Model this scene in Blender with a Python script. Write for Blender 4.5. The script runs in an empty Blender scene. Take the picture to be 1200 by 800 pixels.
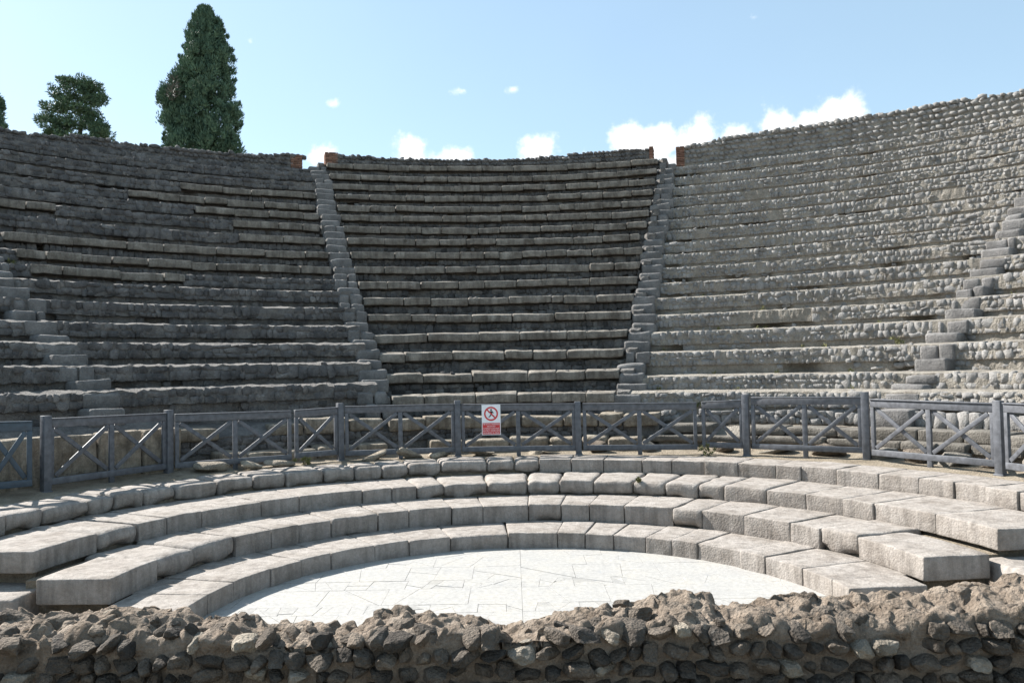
import bpy, math, random
import numpy as np
from mathutils import Vector, Matrix

random.seed(7)
RNG = np.random.default_rng(11)
S = bpy.context.scene
COL = S.collection

# ------------------------------------------------------------------ camera
H = 2.4
TH, RO = 0.0349, 0.0207
camd = bpy.data.cameras.new("camera")
camd.sensor_width = 36.0
camd.lens = 956.2 / 1200 * 36
camd.clip_start = 0.05
camd.clip_end = 3000
cam = bpy.data.objects.new("camera", camd)
COL.objects.link(cam)
fw = Vector((0, math.cos(TH), math.sin(TH)))
up0 = Vector((0, -math.sin(TH), math.cos(TH)))
rt0 = Vector((1, 0, 0))
rt = rt0 * math.cos(RO) - up0 * math.sin(RO)
up = rt0 * math.sin(RO) + up0 * math.cos(RO)
cam.matrix_world = Matrix(((rt.x, up.x, -fw.x, 0), (rt.y, up.y, -fw.y, 0), (rt.z, up.z, -fw.z, H), (0, 0, 0, 1)))
S.camera = cam

# ------------------------------------------------------------------ light
SUN_EL = math.radians(40)
SUN_AZ = math.radians(-59)          # clockwise from +Y: the sun stands to the left and beyond the theatre
sd = Vector((math.sin(SUN_AZ) * math.cos(SUN_EL), math.cos(SUN_AZ) * math.cos(SUN_EL), math.sin(SUN_EL)))
sl = bpy.data.lights.new("sun", 'SUN')
sl.energy = 5.0
sl.angle = math.radians(0.53)
sl.color = (1.0, 0.965, 0.915)
sun = bpy.data.objects.new("sun", sl)
COL.objects.link(sun)
sun.rotation_euler = (-sd).to_track_quat('-Z', 'Y').to_euler()
sun.location = (-20, 10, 30)

S.view_settings.view_transform = 'Standard'
S.view_settings.look = 'None'
S.view_settings.exposure = 1.35
S.view_settings.gamma = 1.0

# ------------------------------------------------------------------ sky
W = bpy.data.worlds.new("World")
S.world = W
W.use_nodes = True
wt = W.node_tree
wt.nodes.clear()


def wn(t, **kw):
    n = wt.nodes.new(t)
    for k, v in kw.items():
        setattr(n, k, v)
    return n


w_out = wn('ShaderNodeOutputWorld')
w_bg = wn('ShaderNodeBackground')
w_bg.inputs['Strength'].default_value = 0.08
wt.links.new(w_bg.outputs[0], w_out.inputs[0])
sky = wn('ShaderNodeTexSky', sky_type='NISHITA')
sky.sun_disc = False
sky.sun_elevation = SUN_EL
sky.sun_rotation = SUN_AZ
sky.altitude = 20
sky.air_density = 1.0
sky.dust_density = 0.5
sky.ozone_density = 1.0
tc = wn('ShaderNodeTexCoord')
noi = wn('ShaderNodeTexNoise')
noi.inputs['Scale'].default_value = 30
noi.inputs['Detail'].default_value = 9
noi.inputs['Roughness'].default_value = 0.62
wt.links.new(tc.outputs['Generated'], noi.inputs['Vector'])


def wmath(op, a, b=None, c=None, clamp=False):
    n = wn('ShaderNodeMath', operation=op)
    n.use_clamp = clamp
    for i, v in enumerate((a, b, c)):
        if v is None:
            continue
        if isinstance(v, (int, float)):
            n.inputs[i].default_value = v
        else:
            wt.links.new(v, n.inputs[i])
    return n.outputs[0]


# cumulus puffs low in the sky: azimuth, elevation, half width, half height (degrees), density
PUFFS = [(-7.0, 15.0, 1.7, 1.7, 1.0), (-5.6, 14.4, 3.2, 1.2, .9), (-3.7, 14.7, 1.6, 1.2, .9), (2.2, 15.2, 1.8, 1.5, 1.0),
         (8.6, 15.2, 2.0, 1.9, 1.1), (10.6, 15.2, 2.0, 1.9, 1.1), (13.2, 15.2, 2.2, 1.8, 1.1), (15.7, 15.3, 1.6, 1.4, 1.0),
         (18.6, 15.6, 1.9, 1.9, 1.1), (20.4, 15.5, 2.4, 1.7, 1.0), (21.7, 15.7, 1.5, 2.1, 1.05), (23.0, 15.8, 1.5, 1.7, 1.0), (10.5, 13.8, 7.5, 1.5, 1.0), (20.0, 14.6, 5, 1.6, 1.0),
         (-12.8, 14.7, 1.5, 1.2, .75), (-17.7, 21.6, .8, .5, .53), (-12.2, 18.1, .7, .5, .50), (-3.1, 19.1, 1.6, .42, .48), (.6, 19.1, 1.2, .36, .44),
         (17.2, 22.4, .7, .4, .52), (-33, 13, 6, 1.6, .8), (46, 16, 8, 3, 1.0), (60, 14, 10, 4, 1.0), (-60, 13, 8, 3, .8), (100, 12, 14, 4, 1.0), (150, 14, 12, 4, 1.0), (200, 12, 16, 4, .9), (-110, 13, 13, 4, .9)]
acc = None
for az, el, ha, he, dn in PUFFS:
    a, e = math.radians(az), math.radians(el)
    c = Vector((math.sin(a) * math.cos(e), math.cos(a) * math.cos(e), math.sin(e)))
    mp = wn('ShaderNodeMapping', vector_type='TEXTURE')
    mp.inputs['Location'].default_value = c
    mp.inputs['Rotation'].default_value = (0, 0, -a)
    mp.inputs['Scale'].default_value = (math.radians(ha), 1.0, math.radians(he))
    wt.links.new(tc.outputs['Generated'], mp.inputs['Vector'])
    ln = wn('ShaderNodeVectorMath', operation='LENGTH')
    wt.links.new(mp.outputs[0], ln.inputs[0])
    v = wmath('MULTIPLY', wmath('SUBTRACT', 1.22, ln.outputs['Value'], clamp=False), dn)
    acc = v if acc is None else wmath('MAXIMUM', acc, v)
nz = wmath('MULTIPLY', wmath('SUBTRACT', noi.outputs['Fac'], 0.5), 2.1)
den = wmath('ADD', wmath('SUBTRACT', acc, 0.38), nz)
mr = wn('ShaderNodeMapRange', interpolation_type='SMOOTHSTEP')
mr.inputs['From Min'].default_value = 0.0
mr.inputs['From Max'].default_value = 0.7
wt.links.new(den, mr.inputs['Value'])
# thin high haze spread evenly over the sky
hz = wn('ShaderNodeTexNoise')
hz.inputs['Scale'].default_value = 2.2
hz.inputs['Detail'].default_value = 5
wt.links.new(tc.outputs['Generated'], hz.inputs['Vector'])
veil = wmath('MULTIPLY_ADD', hz.outputs['Fac'], 0.3, 0.2)
mxv = wn('ShaderNodeMix', data_type='RGBA')
wt.links.new(veil, mxv.inputs[0])
wt.links.new(sky.outputs[0], mxv.inputs[6])
mxv.inputs[7].default_value = (3.6, 5.0, 5.5, 1)
mx = wn('ShaderNodeMix', data_type='RGBA')
wt.links.new(mr.outputs[0], mx.inputs[0])
wt.links.new(mxv.outputs[2], mx.inputs[6])
mx.inputs[7].default_value = (7.0, 7.1, 7.2, 1)
wt.links.new(mx.outputs[2], w_bg.inputs['Color'])

# ------------------------------------------------------------------ maths helpers
CX, CY = 0.05, 7.89


def P(a, R):
    return CX + R * np.sin(a), CY + R * np.cos(a)


def _hash(ix, iy, iz, seed):
    n = ix * 127.1 + iy * 311.7 + iz * 74.7 + seed * 53.3
    s = np.sin(n) * 43758.5453
    return s - np.floor(s)


def vnoise(p, seed=0):
    p = np.asarray(p, float)
    i = np.floor(p)
    f = p - i
    u = f * f * (3 - 2 * f)
    r = 0
    for dx in (0, 1):
        wx = u[:, 0] if dx else 1 - u[:, 0]
        for dy in (0, 1):
            wy = u[:, 1] if dy else 1 - u[:, 1]
            for dz in (0, 1):
                wz = u[:, 2] if dz else 1 - u[:, 2]
                r = r + wx * wy * wz * _hash(i[:, 0] + dx, i[:, 1] + dy, i[:, 2] + dz, seed)
    return r * 2 - 1


def fbm(p, seed=0, octs=3, gain=0.5):
    p = np.asarray(p, float)
    r, a, t = 0, 1.0, 0
    for o in range(octs):
        r = r + a * vnoise(p * (2.03 ** o) + o * 17.3, seed + o * 3)
        t += a
        a *= gain
    return r / t


def vec_noise(p, seed=0, octs=2):
    return np.stack([fbm(p, seed + 31 * i, octs) for i in range(3)], axis=1)


def make_mesh(name, v, f, mat, smooth=True):
    me = bpy.data.meshes.new(name)
    v = np.asarray(v, float)
    if isinstance(f, np.ndarray):
        k = f.shape[1]
        me.vertices.add(len(v))
        me.vertices.foreach_set('co', v.ravel())
        me.loops.add(f.size)
        me.loops.foreach_set('vertex_index', f.astype(np.int32).ravel())
        me.polygons.add(len(f))
        me.polygons.foreach_set('loop_start', np.arange(0, f.size, k, dtype=np.int32))
        me.polygons.foreach_set('loop_total', np.full(len(f), k, dtype=np.int32))
        me.update(calc_edges=True)
        me.validate()
    else:
        me.from_pydata(v.tolist(), [], f)
        me.update()
    if smooth:
        me.polygons.foreach_set('use_smooth', np.ones(len(me.polygons), bool))
    if mat is not None:
        for m in (mat if isinstance(mat, (list, tuple)) else [mat]):
            me.materials.append(m)
    return me


def link(name, data, parent=None, loc=None, rot=None, scale=None, **props):
    o = bpy.data.objects.new(name, data)
    COL.objects.link(o)
    if parent is not None:
        o.parent = parent
    if loc is not None:
        o.location = loc
    if rot is not None:
        o.rotation_euler = rot
    if scale is not None:
        o.scale = scale
    for k, v in props.items():
        o[k] = v
    return o


def thing(name, label, cat, loc=(0, 0, 0), group=None):
    o = bpy.data.objects.new(name, None)
    o.empty_display_size = 0.2
    COL.objects.link(o)
    o.location = loc
    o['label'] = label
    o['category'] = cat
    if group:
        o['group'] = group
    return o


def centred(name, v, f, mat, parent, smooth=True, **props):
    """a mesh object whose origin lies at the middle of its vertices; v in the world"""
    v = np.asarray(v, float)
    c = (v.max(0) + v.min(0)) / 2
    me = make_mesh(name, v - c, f, mat, smooth)
    off = np.array(parent.location) if parent is not None else 0
    return link(name, me, parent, loc=tuple(c - off), **props)


# ------------------------------------------------------------------ materials
def stone_mat(name, cols, scale=1.0, bump=0.6, rough=0.92, island=0.35, spots=None, pit=0.5, streak=0.0, bscale=1.0, mott=1.0):
    """cols: dark, mid, light base colours mixed by noise laid over the world position"""
    m = bpy.data.materials.new(name)
    m.use_nodes = True
    t = m.node_tree
    t.nodes.clear()
    N = t.nodes.new
    L = t.links.new
    out = N('ShaderNodeOutputMaterial')
    b = N('ShaderNodeBsdfPrincipled')
    L(b.outputs[0], out.inputs[0])
    b.inputs['Roughness'].default_value = rough
    b.inputs['Specular IOR Level'].default_value = 0.25
    geo = N('ShaderNodeNewGeometry')
    pos = geo.outputs['Position']

    def noise(sc, det=6, ro=0.6, vec=pos):
        n = N('ShaderNodeTexNoise')
        n.inputs['Scale'].default_value = sc
        n.inputs['Detail'].default_value = det
        n.inputs['Roughness'].default_value = ro
        L(vec, n.inputs['Vector'])
        return n.outputs['Fac']

    def ramp(fac, stops):
        r = N('ShaderNodeValToRGB')
        e = r.color_ramp.elements
        while len(e) < len(stops):
            e.new(0.5)
        for el, (p_, c_) in zip(e, stops):
            el.position = p_
            el.color = (*c_, 1)
        L(fac, r.inputs[0])
        return r.outputs[0]

    def mix(fac, a, bb, mode='MIX'):
        x = N('ShaderNodeMix')
        x.data_type = 'RGBA'
        x.blend_type = mode
        for i, v in ((0, fac), (6, a), (7, bb)):
            if isinstance(v, (int, float)):
                x.inputs[i].default_value = v
            elif isinstance(v, tuple):
                x.inputs[i].default_value = (*v, 1)
            else:
                L(v, x.inputs[i])
        return x.outputs[2]

    def mr(v, a, bb, c, d):
        x = N('ShaderNodeMapRange')
        L(v, x.inputs[0])
        for i, q in enumerate((a, bb, c, d)):
            x.inputs[i + 1].default_value = q
        return x.outputs[0]

    n1 = noise(3.2 * scale, 8, 0.65)
    n2 = noise(24 * scale, 5, 0.7)
    base = ramp(n1, [(0.30, cols[0]), (0.50, cols[1]), (0.70, cols[2])])
    base = mix(0.5 * mott, base, ramp(n2, [(0.3, (0.55,) * 3), (0.7, (1.35,) * 3)]), 'MULTIPLY')
    n3 = noise(140 * scale, 2, 0.6)
    base = mix(0.45 * mott, base, ramp(n3, [(0.3, (0.6,) * 3), (0.7, (1.35,) * 3)]), 'MULTIPLY')
    if island > 0:
        base = mix(1.0, base, ramp(geo.outputs['Random Per Island'], [(0.0, (1 - island,) * 3), (0.5, (1.0, 1.0, 1.0)), (1.0, (1 + island, 1 + island * .95, 1 + island * .85))]), 'MULTIPLY')
    if streak > 0:
        mp = N('ShaderNodeMapping')
        mp.inputs['Scale'].default_value = (6, 6, 0.8)
        L(pos, mp.inputs['Vector'])
        ns = noise(1.6, 5, 0.6, mp.outputs[0])
        base = mix(mr(ns, 0.45, 0.7, 0, streak), base, tuple(c * 0.35 for c in cols[0]))
    if spots:
        ns = noise(11 * scale, 4, 0.7)
        base = mix(mr(ns, 0.60, 0.72, 0, spots[1]), base, spots[0])
    L(base, b.inputs['Base Color'])
    # relief
    v = N('ShaderNodeTexVoronoi')
    v.inputs['Scale'].default_value = 38 * bscale
    L(pos, v.inputs['Vector'])
    hb = N('ShaderNodeMath')
    hb.operation = 'MULTIPLY_ADD'
    L(v.outputs['Distance'], hb.inputs[0])
    hb.inputs[1].default_value = pit
    hn = noise(18 * bscale, 8, 0.72)
    L(hn, hb.inputs[2])
    h2 = N('ShaderNodeMath')
    h2.operation = 'MULTIPLY_ADD'
    L(noise(70 * bscale, 4, 0.7), h2.inputs[0])
    h2.inputs[1].default_value = 0.5
    L(hb.outputs[0], h2.inputs[2])
    bp = N('ShaderNodeBump')
    bp.inputs['Strength'].default_value = bump
    bp.inputs['Distance'].default_value = 0.03
    L(h2.outputs[0], bp.inputs['Height'])
    L(bp.outputs[0], b.inputs['Normal'])
    return m


M = {}
M['tier'] = stone_mat('tier_tuff', [(.215, .186, .160), (.305, .273, .243), (.36, .328, .298)], bump=0.38, island=.16, spots=((.17, .148, .126), .5), streak=.5, mott=.8)
M['slab'] = stone_mat('seat_tuff', [(.105, .09, .074), (.222, .198, .168), (.355, .322, .278)], bump=0.6, island=.3, spots=((.30, .285, .26), .5), streak=.55)
M['beige'] = stone_mat('podium_tuff', [(.15, .122, .09), (.285, .243, .19), (.42, .37, .30)], bump=0.7, island=.28, streak=.65, spots=((.13, .11, .085), .5))
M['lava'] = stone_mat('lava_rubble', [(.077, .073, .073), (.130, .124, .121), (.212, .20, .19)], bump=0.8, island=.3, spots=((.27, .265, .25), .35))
M['lava_shaded'] = stone_mat('shaded_lava_rubble', [(.054, .053, .054), (.102, .098, .096), (.172, .165, .156)], bump=0.7, island=.4, spots=((.25, .245, .23), .4))  # lava darkened for the risers under the slabs: their shade is in the colour
M['lava_sunlit'] = stone_mat('sunlit_lava_rubble', [(.163, .156, .149), (.232, .222, .211), (.312, .299, .283)], bump=0.5, island=.16, spots=((.33, .31, .28), .4))  # the same lava lightened for the sunny side, sunlight put into the colour
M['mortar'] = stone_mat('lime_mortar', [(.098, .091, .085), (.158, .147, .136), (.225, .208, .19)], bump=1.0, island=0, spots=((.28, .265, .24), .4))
M['mortar_sunlit'] = stone_mat('sunlit_lime_mortar', [(.195, .172, .143), (.275, .247, .209), (.355, .322, .275)], bump=1.0, island=0, spots=((.30, .24, .16), .3))  # paler, tanner mortar copy for the sunny side; the sunlight is painted in
M['step'] = stone_mat('step_stone', [(.122, .116, .11), (.185, .176, .168), (.265, .252, .24)], bump=0.6, island=.28, spots=((.34, .32, .30), .3))
M['wall_core'] = stone_mat('crumbling_mortar', [(.135, .103, .076), (.232, .184, .142), (.335, .276, .22)], bump=1.0, island=0, spots=((.10, .09, .08), .5), scale=1.6, bscale=1.2)
M['wall_dark'] = stone_mat('dark_lava_stone', [(.043, .036, .030), (.082, .069, .057), (.155, .131, .108)], bump=0.9, island=.32, spots=((.22, .2, .175), .4), scale=1.8, bscale=1.4, pit=.8)
M['wall_tuff'] = stone_mat('pale_tuff_stone', [(.17, .145, .115), (.26, .225, .18), (.36, .315, .26)], bump=0.8, island=.2, scale=1.8, bscale=1.4, pit=.8)
M['brick'] = stone_mat('fired_brick', [(.16, .085, .06), (.22, .118, .082), (.27, .165, .12)], bump=0.4, island=.3, spots=((.25, .22, .2), .4))
M['wall_mid'] = stone_mat('brown_rubble_stone', [(.072, .058, .046), (.132, .108, .086), (.215, .178, .143)], bump=0.9, island=.3, spots=((.27, .24, .20), .4), scale=1.8, bscale=1.4, pit=.8)
M['podium_grey'] = stone_mat('grey_podium_tuff', [(.10, .09, .078), (.16, .146, .126), (.235, .215, .187)], bump=0.6, island=.25, streak=.3)
M['marble'] = stone_mat('white_marble', [(.305, .297, .284), (.335, .324, .304), (.36, .34, .306)], bump=0.05, island=.15, rough=.55, scale=.8, spots=((.27, .284, .302), .6))
M['joint'] = stone_mat('marble_joint', [(.19, .18, .165), (.24, .23, .21), (.28, .27, .25)], bump=0.3, island=0)
M['earth'] = stone_mat('dry_earth', [(.16, .13, .095), (.235, .195, .145), (.31, .265, .205)], bump=0.8, island=0, spots=((.13, .13, .06), .4))
M['ground'] = stone_mat('dusty_ground', [(.20, .175, .14), (.28, .25, .205), (.35, .315, .265)], bump=0.5, island=0)


def paint(name, col, rough=0.5, island=0.08, bump=0.1, metallic=0.0):
    m = bpy.data.materials.new(name)
    m.use_nodes = True
    t = m.node_tree
    b = t.nodes['Principled BSDF']
    b.inputs['Roughness'].default_value = rough
    b.inputs['Metallic'].default_value = metallic
    geo = t.nodes.new('ShaderNodeNewGeometry')
    n = t.nodes.new('ShaderNodeTexNoise')
    n.inputs['Scale'].default_value = 14
    n.inputs['Detail'].default_value = 6
    t.links.new(geo.outputs['Position'], n.inputs['Vector'])
    r = t.nodes.new('ShaderNodeValToRGB')
    r.color_ramp.elements[0].position = 0.3
    r.color_ramp.elements[0].color = (*[c * (1 - 2.2 * island) for c in col], 1)
    r.color_ramp.elements[1].position = 0.7
    r.color_ramp.elements[1].color = (*[min(1, c * (1 + 1.6 * island)) for c in col], 1)
    t.links.new(n.outputs['Fac'], r.inputs[0])
    t.links.new(r.outputs[0], b.inputs['Base Color'])
    bp = t.nodes.new('ShaderNodeBump')
    bp.inputs['Strength'].default_value = bump
    bp.inputs['Distance'].default_value = 0.01
    t.links.new(n.outputs['Fac'], bp.inputs['Height'])
    t.links.new(bp.outputs[0], b.inputs['Normal'])
    return m


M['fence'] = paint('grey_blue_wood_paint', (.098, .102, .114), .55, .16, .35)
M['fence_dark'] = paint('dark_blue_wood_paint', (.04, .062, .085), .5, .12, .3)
M['white'] = paint('sign_white', (.78, .80, .82), .4, .02, 0)
M['red'] = paint('sign_red', (.55, .03, .035), .4, .03, 0)
M['black'] = paint('sign_black', (.015, .015, .018), .4, .02, 0)
M['bark'] = paint('tree_bark', (.10, .075, .055), .9, .25, .8)


def leaf_mat(name, dark, light):
    m = bpy.data.materials.new(name)
    m.use_nodes = True
    t = m.node_tree
    b = t.nodes['Principled BSDF']
    b.inputs['Roughness'].default_value = .6
    b.inputs['Specular IOR Level'].default_value = .2
    geo = t.nodes.new('ShaderNodeNewGeometry')
    r = t.nodes.new('ShaderNodeValToRGB')
    r.color_ramp.elements[0].color = (*dark, 1)
    r.color_ramp.elements[1].color = (*light, 1)
    n = t.nodes.new('ShaderNodeTexNoise')
    n.inputs['Scale'].default_value = 1.3
    n.inputs['Detail'].default_value = 4
    t.links.new(geo.outputs['Position'], n.inputs['Vector'])
    a = t.nodes.new('ShaderNodeMath')
    a.operation = 'MULTIPLY_ADD'
    t.links.new(geo.outputs['Random Per Island'], a.inputs[0])
    a.inputs[1].default_value = .5
    mm = t.nodes.new('ShaderNodeMath')
    mm.operation = 'MULTIPLY_ADD'
    t.links.new(n.outputs['Fac'], mm.inputs[0])
    mm.inputs[1].default_value = 1.6
    mm.inputs[2].default_value = -.55
    t.links.new(mm.outputs[0], a.inputs[2])
    t.links.new(a.outputs[0], r.inputs[0])
    t.links.new(r.outputs[0], b.inputs['Base Color'])
    return m


M['cypress'] = leaf_mat('cypress_foliage', (.042, .085, .060), (.115, .185, .115))
M['juniper'] = leaf_mat('juniper_foliage', (.045, .088, .060), (.13, .195, .105))
M['weed'] = leaf_mat('weed_leaf', (.075, .085, .035), (.19, .18, .07))
M['brown_leaf'] = leaf_mat('dead_foliage', (.065, .066, .055), (.13, .122, .10))

# ------------------------------------------------------------------ rounded, worn blocks
_topo = {}


def box_topo(nx, ny, nz):
    key = (nx, ny, nz)
    if key in _topo:
        return _topo[key]
    idx, pts, faces = {}, [], []

    def vid(i, j, k):
        q = (i, j, k)
        if q not in idx:
            idx[q] = len(pts)
            pts.append(q)
        return idx[q]
    for i in range(nx):
        for j in range(ny):
            faces.append((vid(i, j, 0), vid(i, j + 1, 0), vid(i + 1, j + 1, 0), vid(i + 1, j, 0)))
            faces.append((vid(i, j, nz), vid(i + 1, j, nz), vid(i + 1, j + 1, nz), vid(i, j + 1, nz)))
    for i in range(nx):
        for k in range(nz):
            faces.append((vid(i, 0, k), vid(i + 1, 0, k), vid(i + 1, 0, k + 1), vid(i, 0, k + 1)))
            faces.append((vid(i, ny, k), vid(i, ny, k + 1), vid(i + 1, ny, k + 1), vid(i + 1, ny, k)))
    for j in range(ny):
        for k in range(nz):
            faces.append((vid(0, j, k), vid(0, j, k + 1), vid(0, j + 1, k + 1), vid(0, j + 1, k)))
            faces.append((vid(nx, j, k), vid(nx, j + 1, k), vid(nx, j + 1, k + 1), vid(nx, j, k + 1)))
    _topo[key] = (np.array(pts), np.array(faces))
    return _topo[key]


def coords(h, r, inner, fine):
    r = min(r, h * .95)
    edge = [0, .35 * r, r] if fine else [0, r]
    lo = [-h + e for e in edge]
    mid = list(np.linspace(-h + r, h - r, inner + 1))[1:-1] if inner > 1 else []
    return np.array(lo + mid + [-x for x in reversed(lo)])


def worn_box(hx, hy, hz, r, inner=(4, 2, 1), amp=0.01, freq=6, seed=0, fine=True):
    cx, cy, cz = coords(hx, r, inner[0], fine), coords(hy, r, inner[1], fine), coords(hz, r, inner[2], fine)
    pts, faces = box_topo(len(cx) - 1, len(cy) - 1, len(cz) - 1)
    p = np.stack([cx[pts[:, 0]], cy[pts[:, 1]], cz[pts[:, 2]]], 1)
    h = np.array([hx, hy, hz])
    rr = np.minimum(r, h * .95)
    q = np.clip(p, -(h - rr), h - rr)
    d = (p - q) / rr
    n = np.linalg.norm(d, axis=1, keepdims=True)
    n[n < 1e-9] = 1
    mx_ = np.max(np.abs(d), axis=1, keepdims=True)
    p = q + d / n * mx_ * rr
    if amp > 0:
        p = p + vec_noise(p * freq + seed * 7.13, seed % 97, 2) * amp
    return p, faces


def arc_block(a0, a1, R0, R1, z0, z1, r=.02, amp=.008, seed=0, inner=(4, 2, 1), freq=6, gap=.006, fine=True, warp=0.0):
    Rm = (R0 + R1) / 2
    ac = (a0 + a1) / 2
    hx = abs(a1 - a0) * R0 / 2 - gap / 2
    p, f = worn_box(hx, (R1 - R0) / 2, (z1 - z0) / 2, r, inner, amp, freq, seed, fine)
    a = ac + p[:, 0] / R0
    R = Rm + p[:, 1]
    X, Y = P(a, R)
    Z = (z0 + z1) / 2 + p[:, 2]
    return np.stack([X, Y, Z], 1), f


# ------------------------------------------------------------------ rock templates
def ico(sub):
    import bmesh
    bm = bmesh.new()
    bmesh.ops.create_icosphere(bm, subdivisions=sub, radius=1)
    v = np.array([x.co[:] for x in bm.verts])
    f = np.array([[x.index for x in q.verts] for q in bm.faces])
    bm.free()
    return v, f


def rock_shape(sub, seed, boxy=3.2, cuts=7, amp=.08, half=False):
    rg = np.random.default_rng(seed)
    v, f = ico(sub)
    v = v / (np.sum(np.abs(v) ** boxy, axis=1) ** (1 / boxy))[:, None]
    for _ in range(cuts):
        n = rg.normal(size=3)
        n /= np.linalg.norm(n)
        d = rg.uniform(.62, .98)
        e = np.maximum(v @ n - d, 0)
        v = v - np.outer(e * .92, n)
    v = v + vec_noise(v * 1.7 + seed, seed, 3 if sub > 2 else 1) * amp
    if sub > 2:
        v = v + vec_noise(v * 6 + seed, seed + 5, 2) * amp * .35
    v = v / (np.abs(v).max(0))
    if half:
        fl = v[:, 1] < -.62
        v[fl, 1] = -.62 + (v[fl, 1] + .62) * .4
    if half:
        keep = v[f].mean(1)[:, 1] < .35
        f = f[keep]
        used = np.unique(f)
        mp = -np.ones(len(v), int)
        mp[used] = np.arange(len(used))
        v, f = v[used], mp[f]
    return v, f


SMALL = [rock_shape(1, 40 + i, boxy=5.5, cuts=5, half=True, amp=.13) for i in range(12)]


def cut_stone(seed):
    """a roughly squared facing stone: an uneven eight-cornered outline, a shoulder and a broken front"""
    rg = np.random.default_rng(seed)
    k = 8
    ring = []
    for i in range(k):
        th = 2 * math.pi * (i + rg.normal() * .13) / k
        x, z = math.cos(th), math.sin(th)
        q = (abs(x) ** 7 + abs(z) ** 7) ** (1 / 7)
        r_ = 1 + rg.normal() * .09
        ring.append((x / q * r_, z / q * r_))
    tx, tz = rg.normal() * .13, rg.normal() * .13
    V = [(x, .5, z) for x, z in ring]
    V += [(x, -.76 + tx * x + tz * z + rg.normal() * .03, z) for x, z in ring]
    V += [(x * .95 + rg.normal() * .025, -.88 + tx * x + tz * z + rg.normal() * .05, z * .94 + rg.normal() * .025) for x, z in ring]
    V.append((rg.normal() * .3, -.93 + rg.normal() * .06, rg.normal() * .3))
    F = []
    for b in (0, k):
        for i in range(k):
            j = (i + 1) % k
            F += [(b + i, b + j, b + k + j), (b + i, b + k + j, b + k + i)]
    for i in range(k):
        F.append((2 * k + i, 2 * k + (i + 1) % k, 3 * k))
    F = np.array(F)
    V = np.array(V)
    # face outwards: the front looks along -y
    n = np.cross(V[F[-1][1]] - V[F[-1][0]], V[F[-1][2]] - V[F[-1][0]])
    if n[1] > 0:
        F = F[:, ::-1]
    return V, F


SMALL += [cut_stone(60 + i) for i in range(20)]
_small_me = {}


def stone_array(specs):
    """joined stones: specs = list of (template, x, y, z, hx, hy, hz, roll, a)"""
    V, F, off = [], [], 0
    for t, x, y, z, hx, hy, hz, roll, a in specs:
        v, f = SMALL[t]
        q = v * (hx, hy, hz)
        c, s = math.cos(roll), math.sin(roll)
        X = q[:, 0] * c + q[:, 2] * s
        Zz = -q[:, 0] * s + q[:, 2] * c
        Yy = q[:, 1]
        c, s = math.cos(-a), math.sin(-a)
        V.append(np.stack([x + X * c - Yy * s, y + X * s + Yy * c, z + Zz], 1))
        F.append(f + off)
        off += len(v)
    return np.concatenate(V), np.concatenate(F)


def lost(a, R, z):
    """patches where the facing has fallen away"""
    return vnoise(np.array([[a * R * .9, R * 3.1, z * 2.3]]), 15)[0] > .73


def courses(a0, a1, R, z0, z1, sw=(.10, .2), ch=.12, depth=.07, prou=.02, seed=0, skip=0.0, cut=True):
    """rubble laid in rough courses on a face of radius R that looks to the centre"""
    rg = np.random.default_rng(seed)
    out = []
    if cut:
        # irregular facing: stretches of two or three uneven courses, no joints lined up
        seg0 = a0 * R
        while seg0 < a1 * R - .03:
            seg1 = min(seg0 + rg.uniform(.5, 1.3), a1 * R)
            if a1 * R - seg1 < .2:
                seg1 = a1 * R
            m = max(1, int(round((z1 - z0) / (ch * rg.uniform(.78, 1.35)))))
            b = np.linspace(z0, z1 + rg.normal() * .012, m + 1)
            b[1:-1] += rg.normal(size=m - 1) * .022
            for q in range(m):
                h = b[q + 1] - b[q]
                s = seg0 + rg.uniform(-.04, .03)
                while s < seg1 - .02:
                    w = min(rg.uniform(*sw) * rg.choice([.6, 1.0, 1.0, 1.5]), seg1 - s + .03)
                    w = max(w, h * .7)
                    a = (s + w / 2) / R
                    s += w
                    if rg.random() < skip or a > a1 or lost(a, R, z0):
                        continue
                    Rr = R + depth - prou - rg.uniform(-.006, .016)
                    x, y = P(a, Rr)
                    out.append((int(rg.integers(12, 32)), x, y, (b[q] + b[q + 1]) / 2 + rg.normal() * .007, w * .51, depth, h * rg.uniform(.44, .58), rg.normal() * .13, a))
            seg0 = seg1
        return out
    n = max(1, int(round((z1 - z0) / ch)))
    hh = (z1 - z0) / n
    for c in range(n):
        s = a0 * R + rg.uniform(0, .08)
        while s < a1 * R - .04:
            w = min(rg.uniform(*sw), a1 * R - s + .02)
            if c + 1 < n and cut and rg.random() < .10:      # a tall stone through two courses
                tall = 1
            else:
                tall = 0
            if rg.random() > skip:
                a = (s + w / 2) / R
                k = rg.uniform(.86, 1.08)
                Rr = R + depth - prou - rg.uniform(0, .022)
                x, y = P(a, Rr)
                z = z0 + hh * (c + .5 + .4 * tall) + rg.normal() * .010
                out.append((int(rg.integers(12, 32)) if cut else int(rg.integers(12)), x, y, z, w * (.5 if cut else .53), depth, hh * (.51 + .32 * tall) * k, rg.normal() * (.09 if cut else .18), a))
            s += w
    return out


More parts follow.
